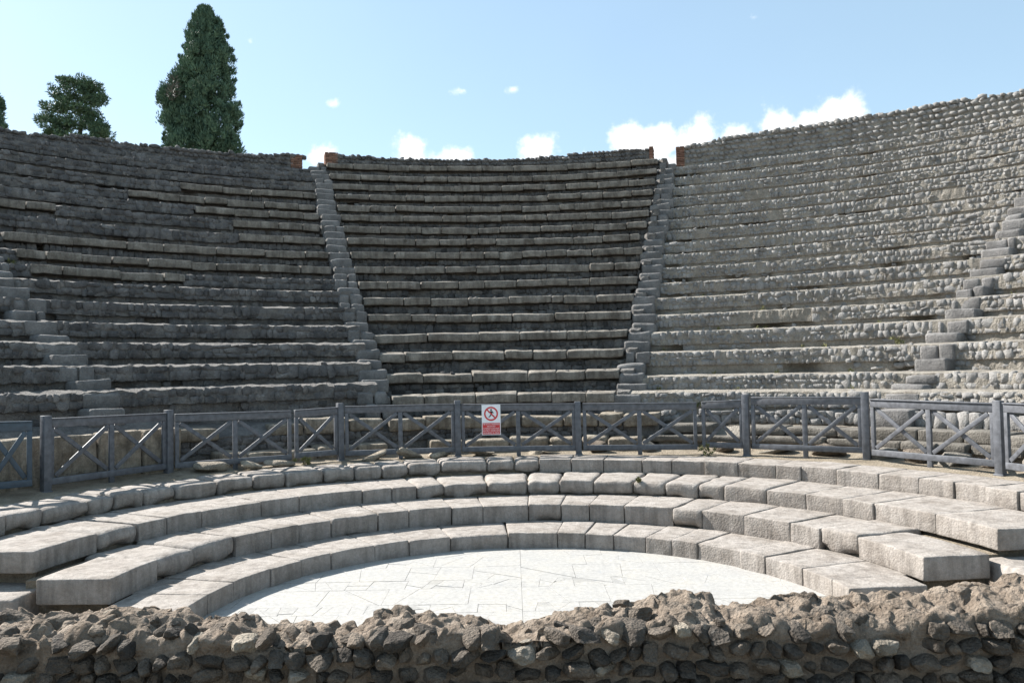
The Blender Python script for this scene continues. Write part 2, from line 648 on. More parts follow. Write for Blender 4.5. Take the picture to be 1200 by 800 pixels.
def place_stones(parent, specs, mat, n_single=0, name='rubble_facing', piece='stone'):
    """the n_single stones that show largest become pieces of their own, the rest one joined part"""
    def size(s):
        d2 = s[1] ** 2 + s[2] ** 2
        in_view = abs(s[1]) < .66 * s[2] and s[2] > 0
        return (s[4] * s[6] / d2) if in_view else 0
    order = sorted(range(len(specs)), key=lambda i: -size(specs[i]))
    single = set(order[:n_single])
    off = Vector(parent.location)
    for i in order[:n_single]:
        t, x, y, z, hx, hy, hz, roll, a = specs[i]
        key = (t, mat.name)
        if key not in _small_me:
            _small_me[key] = make_mesh(piece, SMALL[t][0], SMALL[t][1], mat, False)
        link(piece, _small_me[key], parent, loc=Vector((x, y, z)) - off, rot=(0, roll, -a), scale=(hx, hy, hz))
    rest = [specs[i] for i in range(len(specs)) if i not in single]
    if rest:
        v, f = stone_array(rest)
        me = make_mesh(name, v - np.array(off), f, mat, False)
        link(name, me, parent, kind='stuff')


def clump_leaves(centres, radii, n_each, size, up_bias, rg, squash=1.0):
    """many small pointed leaf sprays round clump centres"""
    N_ = len(centres) * n_each
    c = np.repeat(centres, n_each, 0)
    r = np.repeat(radii, n_each)
    d = rg.normal(size=(N_, 3))
    d /= np.linalg.norm(d, axis=1, keepdims=True)
    p = c + d * (r * rg.uniform(.3, 1.0, N_) ** .6)[:, None] * np.array([1, 1, squash])
    ax = d + np.array([0, 0, up_bias]) + rg.normal(size=(N_, 3)) * .35
    ax /= np.linalg.norm(ax, axis=1, keepdims=True)
    sd = np.cross(ax, rg.normal(size=(N_, 3)))
    sd /= np.linalg.norm(sd, axis=1, keepdims=True)
    L_ = size * rg.uniform(.7, 1.4, N_)[:, None]
    V = np.stack([p - ax * L_ * .4, p + sd * L_ * .17, p + ax * L_ * .85, p - sd * L_ * .17], 1).reshape(-1, 3)
    F = np.arange(N_ * 4).reshape(-1, 4)
    return V, F


# ------------------------------------------------------------------ the cavea
R0, T = 8.6, 0.7456
RK = lambda k: R0 + T * k
ZC = [1.913, 2.345, 2.803, 3.262, 3.737, 4.21, 4.69, 5.172, 5.662, 6.14, 6.61, 7.08, 7.53, 8.01, 8.51, 9.0, 9.54]
ZL = [2.18, 2.60, 3.02, 3.44, 3.90, 4.36, 4.73, 5.145, 5.63, 6.13, 6.62, 7.08, 7.50, 8.00, 8.50, 8.98, 9.30]
ZR = [1.60, 1.90, 2.405, 2.865, 3.30, 3.76, 4.20, 4.665, 5.12, 5.54, 6.0, 6.46, 6.925, 7.405, 7.895, 8.385, 8.92]
ZR = [z + .29 for z in ZR]
A_D, A_A, A_B, A_C = -.8991, -.3209, .2644, .8411
SW = .285          # half a stair's width

WEDGES = {
    'FL': dict(a=(-1.42, A_D), z=ZL, hf=.26, rec=.11),
    'L': dict(a=(A_D, A_A), z=ZL, hf=.26, rec=.11),
    'C': dict(a=(A_A, A_B), z=ZC, hf=.19, rec=.09),
    'R': dict(a=(A_B, A_C), z=ZR, hf=.28, rec=.055),
    'FR': dict(a=(A_C, 1.42), z=ZR, hf=.28, rec=.055),
}
# where cut seat slabs survive: row -> angle ranges
def px_angle(px, R):
    """bearing on the circle of radius R of the vertical plane through image column px"""
    t = (px - 600) / 956.2
    lo, hi = -1.5, 1.5
    for _ in range(50):
        m = (lo + hi) / 2
        x, y = P(m, R)
        if x / y < t:
            lo = m
        else:
            hi = m
    return (lo + hi) / 2


def rng_px(x0, x1, k):
    return (px_angle(x0, RK(k)), px_angle(x1, RK(k)))


SLABS = {'C': {k: [(A_A + SW / RK(k), A_B - SW / RK(k))] for k in range(17)},
         'L': {13: [rng_px(212, 372, 13)], 12: [rng_px(150, 372, 12)], 11: [rng_px(230, 376, 11)], 10: [rng_px(-60, 65, 10), rng_px(274, 376, 10)],
               9: [rng_px(281, 382, 9)], 8: [rng_px(2, 386, 8)], 7: [rng_px(19, 390, 7)], 6: [rng_px(35, 217, 6)]},
         'FL': {6: [(-1.3, A_D - SW / RK(6))], 4: [(-1.2, -1.0)]}, 'R': {}, 'FR': {}}
SL_H, SL_D = .19, .42


def has_slab(w, k, a):
    m = np.zeros(len(a), bool)
    for lo, hi in SLABS[w].get(k, []):
        m |= (a > lo - .002) & (a < hi + .002)
    return m


def cavea_core(w, a0, a1, step=.11, kmax=16, top=None):
    """the stepped rubble-concrete body of one wedge: front profile, flat back, both ends closed"""
    cfg = WEDGES[w]
    z = cfg['z']
    n = max(4, int((a1 - a0) * 15 / step))
    a = np.linspace(a0, a1, n + 1)
    prof = []          # list of (R array, z array, roughness)
    one = np.ones(n + 1)
    zprev = one * (z[0] - .75)
    prof.append((one * (R0 + cfg['rec']), one * 0.3, 0))
    for k in range(kmax + 1):
        sl = has_slab(w, k, a)
        Rk = RK(k)
        hf = np.where(sl, SL_H, cfg['hf'])
        rec = np.where(sl, .11, cfg['rec'])
        fr = np.where(sl, .30, .019 if w in ('R', 'FR') else .03)               # how far back the upper face stands
        zt = z[k] - np.where(sl, .03, .0)
        prof.append((Rk + rec, zprev * 1.0, .5))
        prof.append((Rk + rec, (zprev + zt - hf) / 2, 1))
        prof.append((Rk + rec, zt - hf, .8))
        prof.append((Rk + np.where(sl, .2, rec * .5), zt - hf + .005, .6))
        prof.append((Rk + fr, zt - hf + .01, .6))
        prof.append((Rk + fr, zt - hf * .5, 1))
        prof.append((Rk + fr + .01, zt, 1))
        prof.append((Rk + .32 + 0 * fr, zt + .04, .6))
        zprev = zt + .04
    prof.append((one * (RK(kmax) + .95), zprev, .2))
    prof.append((one * (RK(kmax) + .95), one * 0.0 - .1, 0))
    m = len(prof)
    V = np.zeros((n + 1, m, 3))
    for j, (R, zz, ro) in enumerate(prof):
        X, Y = P(a, R * one)
        V[:, j, 0], V[:, j, 1], V[:, j, 2] = X, Y, zz
    flat = V.reshape(-1, 3)
    ro = np.tile(np.array([q[2] for q in prof]), n + 1)
    edge = np.repeat(np.r_[0.35, np.ones(n - 1), 0.35], m)
    d = vec_noise(flat * 5.5, 3, 2) * .038 + vec_noise(flat * 17, 9, 1) * .022
    # hollows eaten into the foot of the risers
    foot = np.tile(np.array([1.0 if (j >= 1 and (j - 1) % 8 in (0, 1, 2)) and q[2] > 0 else 0.0 for j, q in enumerate(prof)]), n + 1)
    hol = np.clip(vnoise(flat * np.array([1.6, 1.6, .9]), 23) - .34, 0, 1) * .55 * foot
    rad = np.stack([flat[:, 0] - CX, flat[:, 1] - CY, 0 * hol], 1)
    rad /= np.linalg.norm(rad, axis=1, keepdims=True)
    flat = flat + rad * hol[:, None]
    flat = flat + d * (ro * edge)[:, None] * (.5 if w in ('R', 'FR') else 1)
    i, j = np.meshgrid(np.arange(n), np.arange(m - 1), indexing='ij')
    q = (i * m + j).ravel()
    F = np.stack([q, q + m, q + m + 1, q + 1], 1)
    faces = F.tolist()
    base = len(flat)
    faces.append(list(range(m - 1, -1, -1)))
    faces.append([n * m + j for j in range(m)])
    return flat, faces


def make_core(name, parent, w, a0, a1, mat, **kw):
    v, f = cavea_core(w, a0, a1, **kw)
    # end caps may be concave polygons: let bmesh split them
    me = make_mesh(name, v, f, mat, smooth=False)
    import bmesh
    bm = bmesh.new()
    bm.from_mesh(me)
    bm.faces.ensure_lookup_table()
    bmesh.ops.triangulate(bm, faces=[x for x in bm.faces if len(x.verts) > 4])
    bm.to_mesh(me)
    bm.free()
    return link(name, me, parent)


WLABEL = {
    'FL': ('shaded seating bank beyond the stair that descends to the pale podium slabs', None),
    'L': ('shaded curved seating bank below the cypress with scattered surviving seat slabs', None),
    'C': ('middle seating bank with complete rows of dark cut seat slabs', None),
    'R': ('sunlit seating bank of bare grey lava rubble rows without slabs', None),
    'FR': ('sunlit seating bank beyond the stair of large protruding blocks', None),
}
WOBJ = {}
rgd = np.random.default_rng(404)
for w, cfg in WEDGES.items():
    a0, a1 = cfg['a']
    t = thing('seating_bank', WLABEL[w][0], 'seating bank', group='seating banks of the theatre')
    WOBJ[w] = t
    e0 = a0 if w == 'FL' else a0 + SW / 14
    e1 = a1 if w == 'FR' else a1 - SW / 14
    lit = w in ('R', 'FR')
    make_core('rubble_core', t, w, a0, a1, M['mortar_sunlit'] if lit else M['mortar'], step=.055 if lit else .1)
    specs = []
    for k in range(17):
        Rk = RK(k)
        s0 = a0 if w == 'FL' else a0 + SW / Rk
        s1 = a1 if w == 'FR' else a1 - SW / Rk
        zt = cfg['z'][k]
        zb = cfg['z'][k - 1] if k else zt - .5
        cuts = [s0, s1]
        for lo, hi in SLABS[w].get(k, []):
            cuts += [max(s0, lo), min(s1, hi)]
        cuts = sorted(set(cuts))
        for lo, hi in zip(cuts[:-1], cuts[1:]):
            if hi - lo < .01:
                continue
            mid = np.array([(lo + hi) / 2])
            if has_slab(w, k, mid)[0]:
                specs += courses(lo, hi, Rk + .11, zb + .0, zt - SL_H - .03, (.09, .19), .13, .06, .03, seed=k * 7 + ord(w[0]), skip=.12)
            elif lit:
                specs += courses(lo, hi, Rk + .03, zt - .28, zt + .0, (.075, .165), .105, .075, .017, seed=k * 7 + 5 + ord(w[0]))
                specs += courses(lo, hi, Rk + .055, zb, zt - .29, (.07, .2), .09, .05, .014, seed=k * 7 + 6 + ord(w[0]), skip=.82)
            else:
                specs += courses(lo, hi, Rk + .03, zt - .26, zt - .0, (.10, .26), .13, .07, .018, seed=k * 7 + 5 + ord(w[0]), skip=.06)
                specs += courses(lo, hi, Rk + .11, zb, zt - .26, (.09, .22), .12, .06, .012, seed=k * 7 + 6 + ord(w[0]), skip=.55)
    place_stones(t, specs, M['lava_sunlit'] if lit else M['lava_shaded'] if w == 'C' else M['lava'], 300 if w == 'R' else 200 if w == 'FR' else 0)
    # loose debris on the treads
    deb = []
    for k in range(17):
        Rk = RK(k)
        for _ in range(int(22 * (cfg['a'][1] - cfg['a'][0]) * Rk / 4)):
            a = rgd.uniform(e0 + .02, e1 - .02)
            Rr = Rk + (rgd.uniform(.05, .8) if rgd.random() < .5 else rgd.uniform(.62, .84))
            q = rgd.uniform(.012, .05) * (1.5 if rgd.random() < .08 else 1)
            x, y = P(a, Rr)
            deb.append((int(rgd.integers(12)), x, y, cfg['z'][k] + q * .3 - .01, q * 1.2, q, q * .8, rgd.normal() * .5, a))
    if lit:
        gc = []
        for _ in range(46 if w == 'R' else 20):
            k = int(rgd.integers(0, 16))
            a = rgd.uniform(e0 + .02, min(e1, 1.1))
            x, y = P(a, RK(k) + rgd.uniform(.66, .74))
            gc.append((x, y, cfg['z'][k] + .05))
        gv, gf = clump_leaves(np.array(gc), np.full(len(gc), .05), 16, .055, 1.6, rgd)
        link('dry_grass', make_mesh('dry_grass', gv, gf, M['weed'], False), t, kind='stuff')
    v, f = stone_array(deb)
    link('debris', make_mesh('debris', v, f, M['lava_sunlit'] if lit else M['lava'], False), t, kind='stuff')
    # cut slabs
    rg = np.random.default_rng(100 + ord(w[0]))
    for k, spans in SLABS[w].items():
        Rk = RK(k)
        for lo, hi in spans:
            s = lo
            while s < hi - .01:
                L_ = rg.uniform(.55, 1.25)
                e = s + L_ / Rk
                if hi - e < .3 / Rk:
                    e = hi
                if rg.random() < .012:
                    s = e
                    continue
                if rg.random() < .05:          # a broken, shorter piece
                    e = s + (e - s) * rg.uniform(.45, .7)
                dz, dr, dh = rg.normal() * .011, rg.normal() * .018, rg.uniform(0, .03)
                zt = cfg['z'][k] + dz
                v, f = arc_block(s, e, Rk - .04 + dr, Rk + SL_D + dr, zt - SL_H + dh, zt, r=float(rg.uniform(.012, .035)), amp=.022, freq=4.5,
                                 seed=int(rg.integers(9999)), inner=(5, 1, 1), gap=.012, fine=False)
                tilt = rg.normal() * .012
                v[:, 2] += tilt * (v[:, 0] - v[:, 0].mean()) + (np.hypot(v[:, 0] - CX, v[:, 1] - CY) - Rk) * rg.uniform(.05, .12)
                centred('seat_slab', v, f, M['slab'], t)
                s = e

# ------------------------------------------------------------------ stairs between the banks
def staircase(A, za, zb_, label, wob):
    t = thing('staircase', label, 'staircase', group='stairs between the seating banks')
    rg = np.random.default_rng(int((A + 3) * 100))
    for k in range(0, 17):
        z1 = (za[k] + zb_[k]) / 2 - .01
        z0 = ((za[k - 1] + zb_[k - 1]) / 2 - .01) if k else z1 - .5
        zm = (z0 + z1) / 2
        for lev in (0, 1):
            if lev == 0:
                ra, rb, lo, hi = RK(k) - .36, RK(k) + .1, z0 - .06, zm
            else:
                ra, rb, lo, hi = RK(k) - .015, RK(k) + .42, zm - .03, z1
            off = rg.normal() * .035
            wl, wr = SW * rg.uniform(.92, 1.08), SW * rg.uniform(.92, 1.08)
            spans = [(-wl + off, wr + off)]
            if rg.random() < (.12 if lev == 0 else .42):
                c = rg.uniform(-.1, .12)
                spans = [(-wl + off, c), (c + .015, wr + off)]
            for s0, s1 in spans:
                Rm = ra
                hi_ = hi + rg.normal() * .012
                v, f = arc_block(A + s0 / Rm, A + s1 / Rm, ra + rg.normal() * .015, rb, lo, hi_, r=float(rg.uniform(.025, .07)),
                                 amp=.028, freq=4, seed=int(rg.integers(9999)), inner=(3, 1, 1), gap=.01, fine=False)
                v[:, 2] += rg.normal() * .035 * (v[:, 0] - v[:, 0].mean())
                centred('step', v, f, M['step'], t)
    return t


staircase(A_D, ZL, ZL, 'shaded stone stair beside the pale orthostat podium', None)
staircase(A_A, ZL, ZC, 'stone stair between the shaded bank and the slabbed middle bank', None)
staircase(A_B, ZC, ZR, 'stone stair between the slabbed middle bank and the bare rubble bank', None)
staircase(A_C, ZR, ZR, 'sunlit stone stair of large blocks casting shadows sideways', None)

# ------------------------------------------------------------------ walls along the top
def top_wall(label, a0, a1, zb, tops, mat, core, n_single, sz, piers, seed):
    t = thing('parapet_wall', label, 'wall', group='rubble walls along the top of the seats')
    n = int((a1 - a0) * 21 / .12)
    a = np.linspace(a0, a1, n + 1)
    ta = np.array([q[0] for q in tops])
    tz = np.array([q[1] for q in tops])
    ht = np.interp(a, ta, tz)
    Ra, Rb = RK(16) + .44, RK(16) + 1.0
    prof = [(Ra, 0), (Ra, .33), (Ra, .66), (Ra + .03, 1), (Ra + .2, 1.0), (Rb - .15, 1.0), (Rb, .97), (Rb, -30)]
    m = len(prof)
    V = np.zeros((n + 1, m, 3))
    for j, (R, fz) in enumerate(prof):
        X, Y = P(a, R)
        z = zb - .1 + (ht - .06 - zb + .1) * fz if fz > -1 else 0 * a - .1
        V[:, j] = np.stack([X, Y, z], 1)
    flat = V.reshape(-1, 3)
    flat = flat + vec_noise(flat * 5, seed, 2) * .05 * (flat[:, 2] > 1)[:, None]
    i, j = np.meshgrid(np.arange(n), np.arange(m - 1), indexing='ij')
    q = (i * m + j).ravel()
    F = np.stack([q, q + m, q + m + 1, q + 1], 1).tolist()
    F.append(list(range(m - 1, -1, -1)))
    F.append([n * m + jj for jj in range(m)])
    link('mortar_core', make_mesh('mortar_core', flat, F, core, smooth=False), t)
    specs = []
    rg = np.random.default_rng(seed)
    hmax = tz.max()
    nc = int((hmax - zb) / sz) + 2
    for c in range(nc):
        z0 = zb + c * sz
        for s in courses(a0 + .012, a1 - .012, Ra, z0, z0 + sz, (sz * .8, sz * 1.5), sz, .09, .06, seed=seed + c, cut=False):
            if s[3] < np.interp(s[8], ta, tz) - .03 + rg.normal() * .02:
                specs.append(s)
    # loose crest stones
    s = a0 * Ra
    while s < a1 * Ra:
        w_ = rg.uniform(.1, .22)
        aa = (s + w_ / 2) / Ra
        for Rr in (Ra + .06, Ra + .26):
            if rg.random() < .75:
                x, y = P(aa, Rr + rg.normal() * .04)
                specs.append((int(rg.integers(12)), x, y, np.interp(aa, ta, tz) - .07 + rg.normal() * .018, w_ * .6, .11, w_ * .42, rg.normal() * .4, aa))
        s += w_
    place_stones(t, specs, mat, n_single, 'rubble_facing', 'stone')
    for pa0, pa1, pz0, pz1 in piers:
        V, F, off = [], [], 0
        zc = pz0
        row = 0
        while zc < pz1:
            xs = np.arange(pa0 * Ra - (.12 if row % 2 else 0), pa1 * Ra, .25)
            for x0 in xs:
                b0, b1 = max(x0, pa0 * Ra), min(x0 + .25, pa1 * Ra)
                if b1 - b0 < .04:
                    continue
                v, f = arc_block(b0 / Ra, b1 / Ra, Ra - .05, Rb + .02, zc, zc + .052, r=.006, amp=.006, seed=row * 7 + int(x0 * 10), inner=(1, 1, 1), gap=.012, fine=False)
                V.append(v)
                F.append(f + off)
                off += len(v)
            zc += .062
            row += 1
        me = make_mesh('brick_quoin', np.concatenate(V), np.concatenate(F), M['brick'])
        link('brick_quoin', me, t, kind='stuff')
    return t


E_A0, E_A1 = px_angle(356, 21.0), px_angle(384, 21.0)
E_B0, E_B1 = px_angle(771, 21.0), px_angle(799, 21.0)
top_wall('dark crumbling rubble wall along the top below the cypress', A_D + .01, E_A0, ZL[15] + .05,
         [(-1.0, 9.4), (-.80, 9.62), (-.76, 9.66), (-.735, 9.60), (-.70, 9.62), (-.66, 9.80), (-.62, 9.72), (-.54, 9.76), (-.44, 9.80), (-.35, 9.93), (-.3, 9.9)], M['lava'], M['mortar'], 0, .15,
         [(E_A0 - .018, E_A0 + .001, ZL[15] + .2, 9.84)], 21)
top_wall('low dark rubble parapet between the two stair gaps with brick ends', E_A1, E_B0, ZC[16] - .02,
         [(-.35, 10.02), (-.3, 10.02), (-.21, 9.97), (-.1, 9.93), (0, 9.95), (.1, 10.03), (.15, 10.08), (.25, 10.06)], M['lava'], M['mortar'], 0, .14,
         [(E_A1 - .001, E_A1 + .02, ZC[16], 9.98), (E_B0 - .006, E_B0 + .001, ZC[16], 10.04)], 22)
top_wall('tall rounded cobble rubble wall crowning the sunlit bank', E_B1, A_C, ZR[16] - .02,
         [(.28, 10.0), (.35, 10.16), (.42, 10.24), (.5, 10.24), (.55, 10.26), (.6, 10.22), (.66, 10.22), (.70, 10.18), (.715, 10.12), (.75, 10.1), (.85, 10.0)], M['lava_sunlit'], M['mortar_sunlit'], 300, .17,
         [(E_B1 - .001, E_B1 + .013, ZR[16] + .05, 9.98)], 23)

# ------------------------------------------------------------------ low tiers round the orchestra
TR = [3.205, 4.045, 4.971, 6.033, 6.80]
TZ = [0.0, .202, .443, .658, .871]
TEND = [(-1.605, 1.515), (-1.53, 1.475), (-1.475, 1.45), (-1.40, 1.40)]
TL = ['lowest curved stone tier, edging the white marble floor',
      'second curved stone tier up from the marble floor, ending in a long block',
      'third curved stone tier up from the marble floor, one tier below the fence',
      'topmost curved stone tier, directly in front of the grey fence']
BW = [.47, .53, .5, .5]
for i in range(4):
    t = thing('stone_tier', TL[i], 'stone tier', group='broad curved tiers round the marble floor')
    rg = np.random.default_rng(300 + i)
    a0, a1 = TEND[i]
    Rf, Rb = TR[i], TR[i + 1] + (.06 if i < 3 else 0)
    s = a0
    first = True
    while s < a1 - .005:
        L_ = BW[i] * rg.uniform(.75, 1.35)
        if rg.random() < .12:
            L_ *= 1.5
        if i in (1, 2) and (first or a1 - s < 1.3 / Rf):
            L_ = rg.uniform(.75, .95)
        first = False
        e = s + L_ / Rf
        if a1 - e < .28 / Rf:
            e = a1
        worn = .013
        am = .009
        deg = math.degrees((s + e) / 2)
        if i == 3 and -75 < deg < 4:
            worn, am = rg.uniform(.045, .085), .018
        elif (i == 2 and -82 < deg < -66) or (i == 1 and -74 < deg < -58):
            worn, am = rg.uniform(.06, .085), .02
        elif i == 2 and (-20 < deg < 45):
            worn, am = rg.uniform(.035, .08), .018
        elif rg.random() < .09:
            worn, am = rg.uniform(.03, .05), .014
        ends = s <= a0 + 1e-6 or e >= a1 - 1e-6
        if ends:
            worn, am = .018, .008
        dz, dr = rg.normal() * .006, rg.normal() * .010
        v, f = arc_block(s, e, Rf + dr, Rb - ((.10, .25, .1, 0)[i] if ends else 0), TZ[i] - .10 if i == 0 else TZ[i] - .015, TZ[i + 1] + dz, r=float(worn), amp=am, freq=5,
                         seed=int(rg.integers(9999)), inner=(7, 5, 3), gap=.006 if ends else float(rg.uniform(.004, .014)))
        # chipped lower edge on the worn ones
        if worn > .03:
            R_ = np.hypot(v[:, 0] - CX, v[:, 1] - CY)
            low = np.clip(1 - (v[:, 2] - TZ[i]) / .09, 0, 1) * (R_ < Rf + .12)
            c = np.clip(vnoise(v * 5 + i * 9, 77) + .35, 0, 1) * low * (.03 if i == 0 else .07)
            ang = np.arctan2(v[:, 0] - CX, v[:, 1] - CY)
            v[:, 0] += np.sin(ang) * c
            v[:, 1] += np.cos(ang) * c
            v[:, 2] += c * .35
        centred('stone_block', v, f, M['tier'], t)
        s = e
    # packed fill under the blocks
    n = 90
    a = np.linspace(a0 + .16 / Rf, a1 - .16 / Rf, n + 1)
    prof = [(Rf + .11, -.05), (Rf + .11, TZ[i + 1] - .06), (Rb - .02, TZ[i + 1] - .06), (Rb - .02, -.05)]
    V = np.array([[(*P(x, R), z) for R, z in prof] for x in a]).reshape(-1, 3)
    m = 4
    F = []
    for q in range(n):
        for j in range(4):
            F.append((q * m + j, (q + 1) * m + j, (q + 1) * m + (j + 1) % 4, q * m + (j + 1) % 4))
    F += [(3, 2, 1, 0), tuple(n * m + j for j in range(4))]
    link('packed_fill', make_mesh('packed_fill', V, F, M['earth'], smooth=False), t)

# ------------------------------------------------------------------ orchestra floor of marble slabs
floor = link('floor', make_mesh('floor', [(-3.6, 4.9, -.012), (3.7, 4.9, -.012), (3.7, 11.3, -.012), (-3.6, 11.3, -.012)], [(0, 1, 2, 3)], M['joint'], False), kind='structure')


def clip_half(poly, nx, ny, d):
    out = []
    for i in range(len(poly)):
        p, q = poly[i], poly[(i + 1) % len(poly)]
        sp, sq = p[0] * nx + p[1] * ny - d, q[0] * nx + q[1] * ny - d
        if sp <= 0:
            out.append(p)
        if sp * sq < 0:
            u = sp / (sp - sq)
            out.append((p[0] + u * (q[0] - p[0]), p[1] + u * (q[1] - p[1])))
    return out


def area(p):
    return abs(sum(p[i][0] * p[(i + 1) % len(p)][1] - p[(i + 1) % len(p)][0] * p[i][1] for i in range(len(p)))) / 2


def split_poly(p, rg):
    cx = sum(q[0] for q in p) / len(p) + rg.normal() * .05
    cy = sum(q[1] for q in p) / len(p) + rg.normal() * .05
    w = max(q[0] for q in p) - min(q[0] for q in p)
    h = max(q[1] for q in p) - min(q[1] for q in p)
    th = rg.normal() * .5 + (0 if w > h else math.pi / 2)
    nx, ny = math.cos(th), math.sin(th)
    d = cx * nx + cy * ny
    return clip_half(p, nx, ny, d), clip_half(p, -nx, -ny, -d)


def inset(p, g):
    out = p
    sgn = 1 if sum(p[i][0] * p[(i + 1) % len(p)][1] - p[(i + 1) % len(p)][0] * p[i][1] for i in range(len(p))) > 0 else -1
    for i in range(len(p)):
        a_, b_ = p[i], p[(i + 1) % len(p)]
        ex, ey = b_[0] - a_[0], b_[1] - a_[1]
        l = math.hypot(ex, ey)
        if l < 1e-6:
            continue
        nx, ny = ey / l * sgn, -ex / l * sgn
        out = clip_half(out, nx, ny, a_[0] * nx + a_[1] * ny - g)
        if len(out) < 3:
            return []
    return out


rg = np.random.default_rng(55)
polys = []
y = 4.95
strips = [.45, .30, .62, .30, .55, .34, .70, .30, .62, .36, .62, .5, .5, .4]
for si, hgt in enumerate(strips):
    if y > 11.15:
        break
    big = hgt > .4
    for sgn in (-1, 1):
        x = 0.0
        while x < 3.5:
            w_ = rg.uniform(.55, 1.15) if big else rg.uniform(.4, .8)
            p0, p1 = (.05 + sgn * x, .05 + sgn * (x + w_))
            r_ = [(min(p0, p1), y), (max(p0, p1), y), (max(p0, p1), y + hgt), (min(p0, p1), y + hgt)]
            todo = [r_]
            nb = int(rg.choice([0, 1, 2, 2])) if big else int(rg.choice([2, 3]))
            for _ in range(nb):
                todo = [q for pp in todo for q in split_poly(pp, rg)]
            polys += todo
            x += w_
    y += hgt
kept = []
for p in polys:
    for i in range(64):
        th = 2 * math.pi * i / 64
        nx, ny = math.cos(th), math.sin(th)
        cy_ = CY if ny > 0 else CY - 4
        p = clip_half(p, nx, ny, CX * nx + cy_ * ny + TR[0] + .03)
        if len(p) < 3:
            break
    if len(p) >= 3 and area(p) > .0025:
        p = inset(p, rg.uniform(.0008, .0026))
        if len(p) >= 3 and area(p) > .0018:
            kept.append(p)
kept.sort(key=lambda p: -area(p))
stuffv, stufff = [], []
for n_, p in enumerate(kept):
    if sum(p[i][0] * p[(i + 1) % len(p)][1] - p[(i + 1) % len(p)][0] * p[i][1] for i in range(len(p))) < 0:
        p = p[::-1]
    z = 0.0 + rg.normal() * .0012
    k = len(p)
    tx, ty = rg.normal() * .0012, rg.normal() * .0012
    mx0, my0 = np.mean([q[0] for q in p]), np.mean([q[1] for q in p])
    v = [(q[0], q[1], z + tx * (q[0] - mx0) + ty * (q[1] - my0)) for q in p] + [(q[0], q[1], -.03) for q in p]
    f = [tuple(range(k))] + [(i, k + i, k + (i + 1) % k, (i + 1) % k) for i in range(k)]
    if n_ < 300:
        v = np.array(v)
        c = v[:k].mean(0)
        link('marble_slab', make_mesh('marble_slab', v - c, f, M['marble'], False), floor, loc=tuple(c))
    else:
        o_ = len(stuffv)
        stuffv += v
        stufff += [tuple(i + o_ for i in q) for q in f]
if stuffv:
    link('marble_fragment', make_mesh('marble_fragment', stuffv, stufff, M['marble'], False), floor, kind='stuff')

# ------------------------------------------------------------------ passage behind the top tier, podium courses
n = 160
a = np.linspace(-1.5, 1.5, n + 1)
prof = [(TR[4] - .12, .80), (TR[4] - .02, .862), (TR[4] + .25, .87), (TR[4] + .55, .90), (TR[4] + .85, .94), (8.7, .98), (8.75, .2), (8.75, -.05), (TR[4] - .13, -.05)]
V = np.array([[(*P(x, R), z) for R, z in prof] for x in a]).reshape(-1, 3)
V[:, 2] += fbm(V * 3, 5, 3) * .03 * (V[:, 2] > .5)
m = len(prof)
F = [(q * m + j, (q + 1) * m + j, (q + 1) * m + (j + 1) % m, q * m + (j + 1) % m) for q in range(n) for j in range(m)]
F += [tuple(range(m - 1, -1, -1)), tuple(n * m + j for j in range(m))]
link('passage_path', make_mesh('passage_path', V, F, M['earth']), kind='structure')


def podium(label, rows, mat, seed):
    t = thing('podium', label, 'podium', group='podium courses behind the fence')
    rg = np.random.default_rng(seed)
    for a0, a1, Ra, Rb, z0, z1, bw, worn in rows:
        s = a0
        while s < a1 - .005:
            e = s + bw * rg.uniform(.7, 1.4) / Ra
            if a1 - e < .25 / Ra:
                e = a1
            if rg.random() > .06:
                v, f = arc_block(s, e, Ra + rg.normal() * .025, Rb, z0, z1 + rg.normal() * .018, r=float(worn * rg.uniform(.6, 1.4)), amp=.022, freq=4,
                                 seed=int(rg.integers(9999)), inner=(5, 2, 2), gap=float(rg.uniform(.008, .03)), fine=False)
                v[:, 2] += rg.normal() * .02 * (v[:, 0] - v[:, 0].mean())
                centred('stone_block', v, f, mat, t)
            s = e
    return t


def fill(parent, a0, a1, prof, mat, seed):
    n = int((a1 - a0) * 8 / .1)
    a = np.linspace(a0, a1, n + 1)
    V = np.array([[(*P(x, R), z) for R, z in prof] for x in a]).reshape(-1, 3)
    V = V + vec_noise(V * 6, seed, 2) * .03
    m = len(prof)
    F = [(q * m + j, (q + 1) * m + j, (q + 1) * m + j + 1, q * m + j + 1) for q in range(n) for j in range(m - 1)]
    F += [tuple(range(m - 1, -1, -1)), tuple(n * m + j for j in range(m))]
    return link('rubble_core', make_mesh('rubble_core', V, F, mat, False), parent)


pl = podium('tall pale orthostat slabs standing behind the shaded end of the fence',
            [(-1.40, -.80, 7.50, 7.72, .80, 1.60, .62, .035)], M['beige'], 61)
fill(pl, -1.40, -.80, [(7.66, .6), (7.66, 1.5), (8.1, 1.56), (8.3, 1.66), (8.75, 1.70), (8.75, .6)], M['mortar'], 3)
pl2 = podium('pale worn podium blocks below the shaded bank, seen through the fence',
             [(-.80, A_A, 7.82, 8.3, 1.32, 1.54, .7, .04), (-.72, A_A, 7.34, 7.9, .84, 1.10, .55, .05)], M['beige'], 62)
fill(pl2, -.80, A_A, [(7.9, .6), (7.9, 1.36), (8.3, 1.5), (8.75, 1.55), (8.75, .6)], M['mortar'], 4)
pl3 = podium('pale worn podium blocks below the slabbed middle bank, behind the sign',
             [(A_A + .01, A_B + .08, 7.80, 8.35, 1.30, 1.52, .62, .04), (A_A + .01, A_B + .05, 7.30, 7.9, .84, 1.13, .6, .05)], M['beige'], 63)
fill(pl3, A_A, A_B + .08, [(7.9, .6), (7.9, 1.34), (8.3, 1.46), (8.75, 1.48), (8.75, .6)], M['mortar'], 5)
